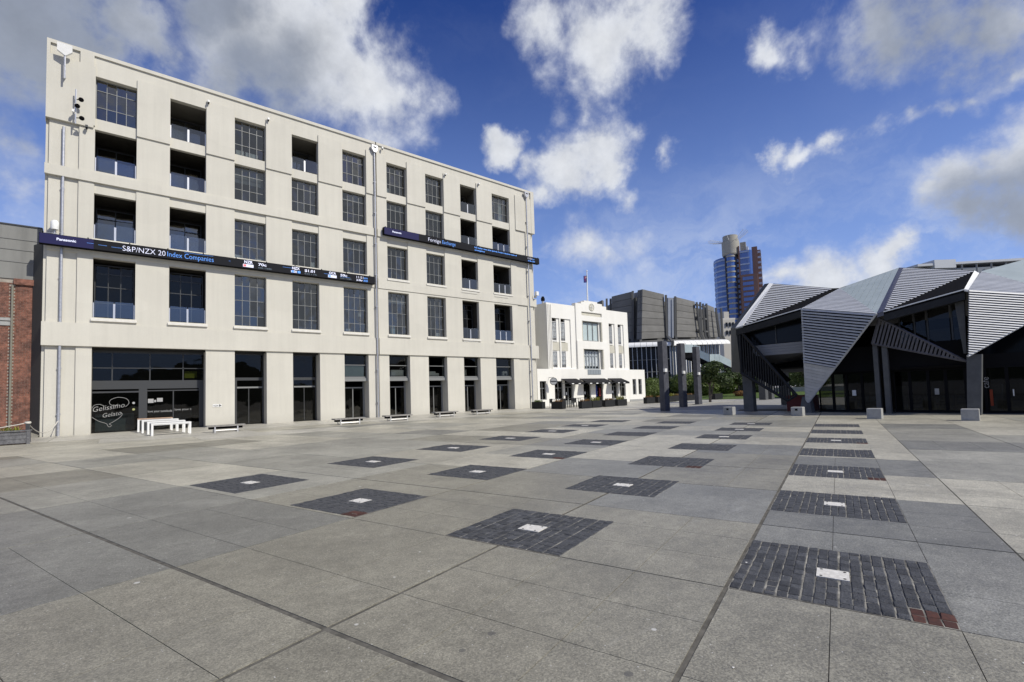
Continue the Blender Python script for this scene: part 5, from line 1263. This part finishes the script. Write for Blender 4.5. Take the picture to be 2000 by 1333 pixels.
# footbridge ramp with pale glass sides
rpn = thing('footbridge_ramp', 'pale glass sided ramp and stair descending before the concert hall', 'ramp')
for k, q in enumerate([[(75.85, 6.22, 8.73), (77.02, 5.26, 8.68), (77.04, 5.34, 7.35), (75.86, 6.3, 7.4)], [(77.06, 5.2, 8.66), (77.7, 4.4, 8.3), (77.7, 4.45, 7.45), (77.06, 5.3, 7.6)], [(76.79, 4.22, 7.75), (77.17, 2.68, 6.82), (77.18, 2.76, 5.57), (76.8, 4.29, 6.53)], [(77.27, 2.59, 6.86), (77.9, 2.1, 6.84), (77.9, 2.2, 5.6), (77.28, 2.67, 5.63)], [(77.92, 2.08, 6.84), (78.48, 1.61, 6.81), (78.49, 1.68, 5.58), (77.92, 2.18, 5.6)], [(78.5, 1.6, 6.76), (79.95, .48, 5.74), (79.96, .55, 4.63), (78.51, 1.66, 5.58)], [(80.0, .42, 5.7), (82, -1.2, 4.4), (82, -1.1, 3.3), (80.0, .5, 4.6)]]):
    MB().ext(q, (.10, .06, 0)).build('balustrade_panel', PALEGL, rpn)
MB().ext([(75.8, 6.5, 7.4), (77.1, 5.3, 7.35), (76.85, 4.2, 6.5), (77.3, 2.6, 5.6), (78.5, 1.65, 5.55), (80, .5, 4.6), (82.5, -1.5, 3), (82.5, -1.5, 2.2), (80, .5, 3.6), (78.5, 1.65, 4.6), (77.3, 2.6, 4.7), (76.85, 4.2, 5.6), (75.8, 6.5, 6.5)], (2.5, 1.5, 0)).build('deck', BLACKM, rpn)
for (x, y_, h) in ((78, 6, 6.6), (79, 3.2, 5), (81, 1, 4)): MB().box(x - .2, x + .2, y_ - .2, y_ + .2, 0, h).build('support', BLACKM, rpn)

# ================================================================== TOWER
tw = thing('office_tower', 'tall blue glass and red brick tower with a round drum on top, far behind', 'building')
TBR = mat('tower_brick', (.20, .115, .09), None, rough=.8); TBAND = mat('tower_band', (.34, .40, .52), None, rough=.4); TCON = mat('tower_concrete', (.38, .36, .30), (.32, .30, .25), .2, .8)
Z0, Z1 = 0, 82
# view direction to the tower, local frame: f away from the plaza, r to the right
fd = Vector((.925, .38, 0)).normalized(); rr = Vector((fd.y, -fd.x, 0))
tc0 = Vector((286.0, 98.3, 0))
def T(r_, f_, z): p = tc0 + rr * (r_ * .84) + fd * f_; return (p.x, p.y, z)
def tbox(r0, r1, f0, f1, z0, z1, name, m_, parent=tw): return MB().ext([T(r0, f0, z0), T(r1, f0, z0), T(r1, f1, z0), T(r0, f1, z0)], (0, 0, z1 - z0)).build(name, m_, parent)
arc = [(-13.2, 14), (-12.6, 8), (-10.5, 4.2), (-7.5, 2), (-3.6, .8)]
fl_n = 20
lw = MB().ext([T(r_, f_, 0) for r_, f_ in arc] + [T(-3.6, 22, 0), T(-13.2, 22, 0)], (0, 0, 79)).build('curved_glass_wing', GLASS_T, tw)
for k in range(21):
    z = 14 + k * 3.15
    b = MB(); b.ext([T(r_ * 1.005 - .15, f_ - .25, z) for r_, f_ in arc] + [T(-3.6, 6, z), T(-13.0, 14.5, z)], (0, 0, 1.0)); b.build('floor_band', TBAND, lw)
tbox(-4.2, 5.0, 1.2, 20, 0, 82, 'core', TBR)
colx = smooth(MB().lathe([(2.6, 0), (2.6, 80)], T(-.5, .5, 0), 20).build('stair_column', GLASS_T, tw))
for k in range(22): smooth(MB().lathe([(2.85, 12 + k * 3.15), (2.85, 12.9 + k * 3.15)], T(-.5, .5, 0), 20).build('floor_band', TCON, colx))
tbox(-4.4, -3.2, -.6, 1.2, 0, 80, 'dark_pier', mat('tower_pier', (.05, .05, .06), None), tw)
tbox(2.4, 3.3, -.4, 1.2, 0, 82, 'dark_pier', mat('tower_pier', (.05, .05, .06), None), tw)
tbox(4.6, 5.4, -1.2, 2, 0, 84, 'brick_pier', TBR)
hd = smooth(MB().lathe([(4.6, 79.5), (4.6, 80), (4.9, 80.2), (4.9, 88), (4.2, 88.2), (4.2, 91.5)], T(-.3, 2.5, 0), 24).build('drum', TCON, tw))
MB().lathe([(4.0, 78.6), (4.0, 79.5)], T(-.3, 2.5, 0), 20).build('drum_neck', BLACKM, tw)
for a in (150, 165, 185, 200, 215, -10, 10, 25, 40, -30, 95):
    t_ = R(a); p = Vector(T(-.3 + 4 * math.cos(t_), 2.5 - 3 * math.sin(t_), 88)); q = Vector(T(-.3 + (15 if a > 90 else 12) * math.cos(t_), 2.5 - 9 * math.sin(t_), 88 + (2 if a > 90 else 5)))
    MB().tube([p, q], .13, 5).build('antenna_rod', WHITE, tw)
gw = tbox(5.4, 11.0, -.5, 18, 66, 81, 'glass_bay', GLASS_T)
for k in range(5): tbox(5.3, 11.5, -.9, 17, 65 + k * 3.7, 65.8 + k * 3.7, 'floor_band', TBAND, gw)
smooth(MB().lathe([(2.2, 66), (2.2, 81)], T(10.6, 1.5, 0), 16).build('corner_bay', GLASS_T, tw))
tbox(5.8, 9.5, 3, 12, 81, 87, 'roof_house', TCON); tbox(9.5, 11, 3, 12, 81, 84, 'roof_house', WHITE)
rb_ = tbox(13.0, 16.5, 2.0, 20, 0, 83, 'brick_wing', TBR)
rg2 = tbox(15.0, 18.5, 3.0, 26, 0, 81, 'brick_wing', TBR)
for k in range(22): tbox(18.3, 18.7, 4, 25, 14 + k * 3.1, 15.4 + k * 3.1, 'window_band', TBAND, rg2); tbox(15.2, 18.4, 2.85, 3.2, 14 + k * 3.1, 15.2 + k * 3.1, 'window_band', TBAND, rg2)
lo_ = tbox(5.3, 16.0, -3.5, 2, 0, 66, 'brick_block', TBR)
for k in range(15): tbox(6.6, 13.2, -3.75, -3.4, 20 + k * 3.05, 21.9 + k * 3.05, 'window_band', GLASS_T, lo_)
tbox(11.0, 13.0, 1.5, 15, 66, 79, 'glass_bay', GLASS_T)
for k in range(20): tbox(2.5, 4.6, .6, 1.15, 16 + k * 3.1, 17.8 + k * 3.1, 'window_band', GLASS_T)
# cream building and far right roofs
cr = thing('cream_building', 'small cream building peeping between the concert hall and the tower', 'building')
MB().ext([(148.6, 36.3, 0), (151.5, 33.8, 0), (158, 42, 0), (155, 45, 0)], (0, 0, 22.2)).build('wall', mat('cream_render', (.52, .49, .42), None), cr)
MB().ext([(148.5, 36.4, 22.2), (151.6, 33.7, 22.2), (158, 42, 22.2), (155, 45, 22.2)], (0, 0, .5)).build('cornice', mat('cream_trim', (.6, .57, .5), None), cr)
MB().ext([(149.1, 36, 22.7), (150.3, 35, 22.7), (156, 42, 22.7), (154, 43.5, 22.7)], (0, 0, 2)).build('attic', mat('cream_render', (.52, .49, .42), None), cr)
for k in range(3):
    for z in (17.5, 20): MB().ext([(149.2 + k * .75, 35.65 - k * .65, z), (149.6 + k * .75, 35.3 - k * .65, z), (149.6 + k * .75, 35.3 - k * .65, z + 1.3), (149.2 + k * .75, 35.65 - k * .65, z + 1.3)], (-.12, -.12, 0)).build('window', GLASS_F, cr)
fr_ = thing('rooftop_office', 'grey modern roofs showing above the black event hall at right', 'building')
MB().ext([(100.5, -20.5, 0), (118, -36, 0), (124, -28, 0), (107, -12, 0)], (0, 0, 18.9)).build('wall', mat('far_grey', (.22, .24, .26), None, rough=.4), fr_)
MB().ext([(99.5, -20.2, 19.3), (120, -38, 19.9), (126, -28, 19.9), (106, -11, 19.3)], (0, 0, .35)).build('roof_slab', mat('far_roof', (.5, .52, .54), None), fr_)
MB().ext([(101.3, -21.9, 18.9), (103.9, -24.0, 18.9), (106, -21, 18.9), (103.4, -19, 18.9)], (0, 0, 1.3)).build('plant_room', mat('far_roof', (.5, .52, .54), None), fr_)
for k in range(9): MB().box(104.2 + k * 1.7, 104.4 + k * 1.7, -24.7 - k * 1.45, -24.5 - k * 1.45, 18.0, 19.3).build('mullion', FRAME, fr_)

# ================================================================== GREENERY
lw_ = MB(); lw_.add([(70, 12, .05), (60, -6, .03), (64, -12, .03), (68, -26, .03), (84, -30, .5), (80, -8, .5), (86, 16, .5)], [(0, 1, 2, 5, 6), (2, 3, 4, 5)])
lw_.build('lawn', GRASS, None, kind='structure')
lwl = thing('garden_wall', 'long low pale concrete wall behind the lawn', 'wall')
for (a, b) in (((86.2, 17, 0), (80.2, -8, 0)), ((80.2, -8.1, 0), (84.2, -31, 0))): MB().ext([a, b, (b[0] + .4, b[1], 0), (a[0] + .4, a[1], 0)], (0, 0, 1.15)).build('wall_length', CONC, lwl)
tr = random.Random(31)
def tree(x, y, h, rad, label, m_=LEAFD, n=3200, trunk=.14, lean=.3, zc=.62, leaf=.16):
    t = thing('tree', label, 'tree', (x, y, 0))
    tb = MB(); top = Vector((lean, .1, h * .5)); tb.tube([(0, 0, 0), (lean * .3, .05, h * .25), tuple(top)], [trunk, trunk * .8, trunk * .55], 8)
    tb.tube([(.12, .1, 0), (.35, -.1, h * .3), (.7, -.2, h * .5)], [trunk * .8, trunk * .6, trunk * .4], 7)
    for _ in range(6):
        a = tr.uniform(0, 6.28); tb.tube([tuple(top * .8), (math.cos(a) * rad * .4, math.sin(a) * rad * .4, h * .65), (math.cos(a) * rad * .75, math.sin(a) * rad * .75, h * tr.uniform(.6, .85))], [trunk * .5, trunk * .3, .02], 6)
    tb.build('trunk', BARK, t)
    sh = []
    for _ in range(15):
        a = tr.uniform(0, 6.28); q = tr.uniform(.1, .8) * rad; z = h * (zc + tr.uniform(-.14, .24)); s_ = rad * tr.uniform(.26, .45)
        sh.append((math.cos(a) * q, math.sin(a) * q, z, s_, s_, s_ * .75))
    link('crown', leaf_mesh('crown', foliage(n, sh, leaf, tr), m_), t)
tree(51.6, -11.0, 4.3, 2.0, 'twin stemmed dark green tree right of the third pillar')
tree(69.4, -5.6, 4.2, 2.5, 'dark green tree against the left end of the black building')
tree(66, -15.5, 4.4, 2.4, 'tree glimpsed under the black building, left of the louvre triangle', n=2200)
tree(74, -19.5, 4.2, 2.6, 'farther tree glimpsed under the black building', n=2000)
def bush(x, y, h, rad, label, m_=LEAF, n=1800, leaf=.17):
    n = int(n * 1.9)
    t = thing('bush', label, 'bush', (x, y, 0), 0, 'rounded shrubs before the concert hall')
    MB().tube([(0, 0, 0), (.05, .05, h * .6)], [.09, .04], 6).build('stem', BARK, t)
    sh = [(0, 0, h * .52, rad, rad, h * .45)]
    for _ in range(9):
        a = tr.uniform(0, 6.28); q = tr.uniform(.3, .7) * rad; s_ = rad * tr.uniform(.4, .6)
        sh.append((math.cos(a) * q, math.sin(a) * q, h * tr.uniform(.35, .72), s_, s_, s_ * .7))
    link('foliage', leaf_mesh('foliage', foliage(n, sh, leaf, tr), m_), t)
bush(70.5, 9.2, 3.5, 2.1, 'round light green shrub touching the right end of the white building', LEAF, 2600)
bush(76, 10.2, 4.3, 2.6, 'tall shrub behind the light green one beside the white building', LEAFD, 2400)
bush(74.5, 5.2, 4.2, 2.6, 'broad green shrub between the first and second pillars', LEAF, 3000)
bush(80.5, 5.0, 4.0, 2.8, 'dark shrub in the middle of the row, against the glass', LEAFD, 2400)
bush(73.0, 1.2, 3.6, 2.0, 'green shrub between the second and third pillars', LEAF, 2400)
bush(82, -2, 3.8, 2.8, 'dark shrub below the pale glass ramp', LEAFD, 2400)
bush(84, -9, 4.2, 3.0, 'dark shrub behind the trees at the ramp foot', LEAFD, 2400)
bush(87, 9, 4.2, 3.4, 'dark shrub at the foot of the concert hall glass', LEAFD, 2400)
bush(88, -17, 4.4, 3.4, 'dark shrub seen under the black building', LEAFD, 2200)
bush(78.5, 1.5, 4.0, 2.6, 'dark green shrub filling the gap behind the second and third pillars', LEAF, 2400)
bush(66.5, 6.2, 2.2, 1.5, 'low pale shrub before the taller shrubs, right of the white building', LEAF, 1600)
bush(68.5, -6.4, 1.0, .9, 'low rust red flowering shrub at the foot of the tree', LEAFO, 900, .1)
# low hills behind the camera side and the town beyond, so glass has a horizon to mirror
hb = MB(); ha = []
hr = random.Random(2); N = 90
for k in range(N + 1):
    a = R(-200) + R(230) * k / N; r_ = 1500
    h = 60 + 45 * math.sin(k * .31) + 30 * math.sin(k * .83 + 1) + hr.uniform(-6, 6)
    ha.append(((r_ * math.cos(a), r_ * math.sin(a), -5), (r_ * 1.15 * math.cos(a), r_ * 1.15 * math.sin(a), max(12, h))))
for p, q in zip(ha[:-1], ha[1:]): hb.quad(p[0], q[0], q[1], p[1])
hb.build('hills', mat('hill_bush', (.05, .06, .045), (.035, .045, .03), .01, .9, .1), None, kind='structure')
# scattered white flecks on the paving
fk = MB(); fr2 = random.Random(8)
for _ in range(260):
    a = fr2.uniform(1.5, 27); b = fr2.uniform(-13, 7); s_ = fr2.uniform(.004, .016); x, y_ = wpos(a, b)
    if y_ > -6: continue
    fk.add([(x - s_, y_ - s_ * .6, .0055), (x + s_, y_ - s_ * .4, .0055), (x + s_ * .7, y_ + s_, .0055), (x - s_ * .5, y_ + s_ * .8, .0055)], [(0, 1, 2, 3)])
fk.build('droppings', mat('chalk_white', (.65, .64, .6), None, rough=.9), None, kind='stuff')
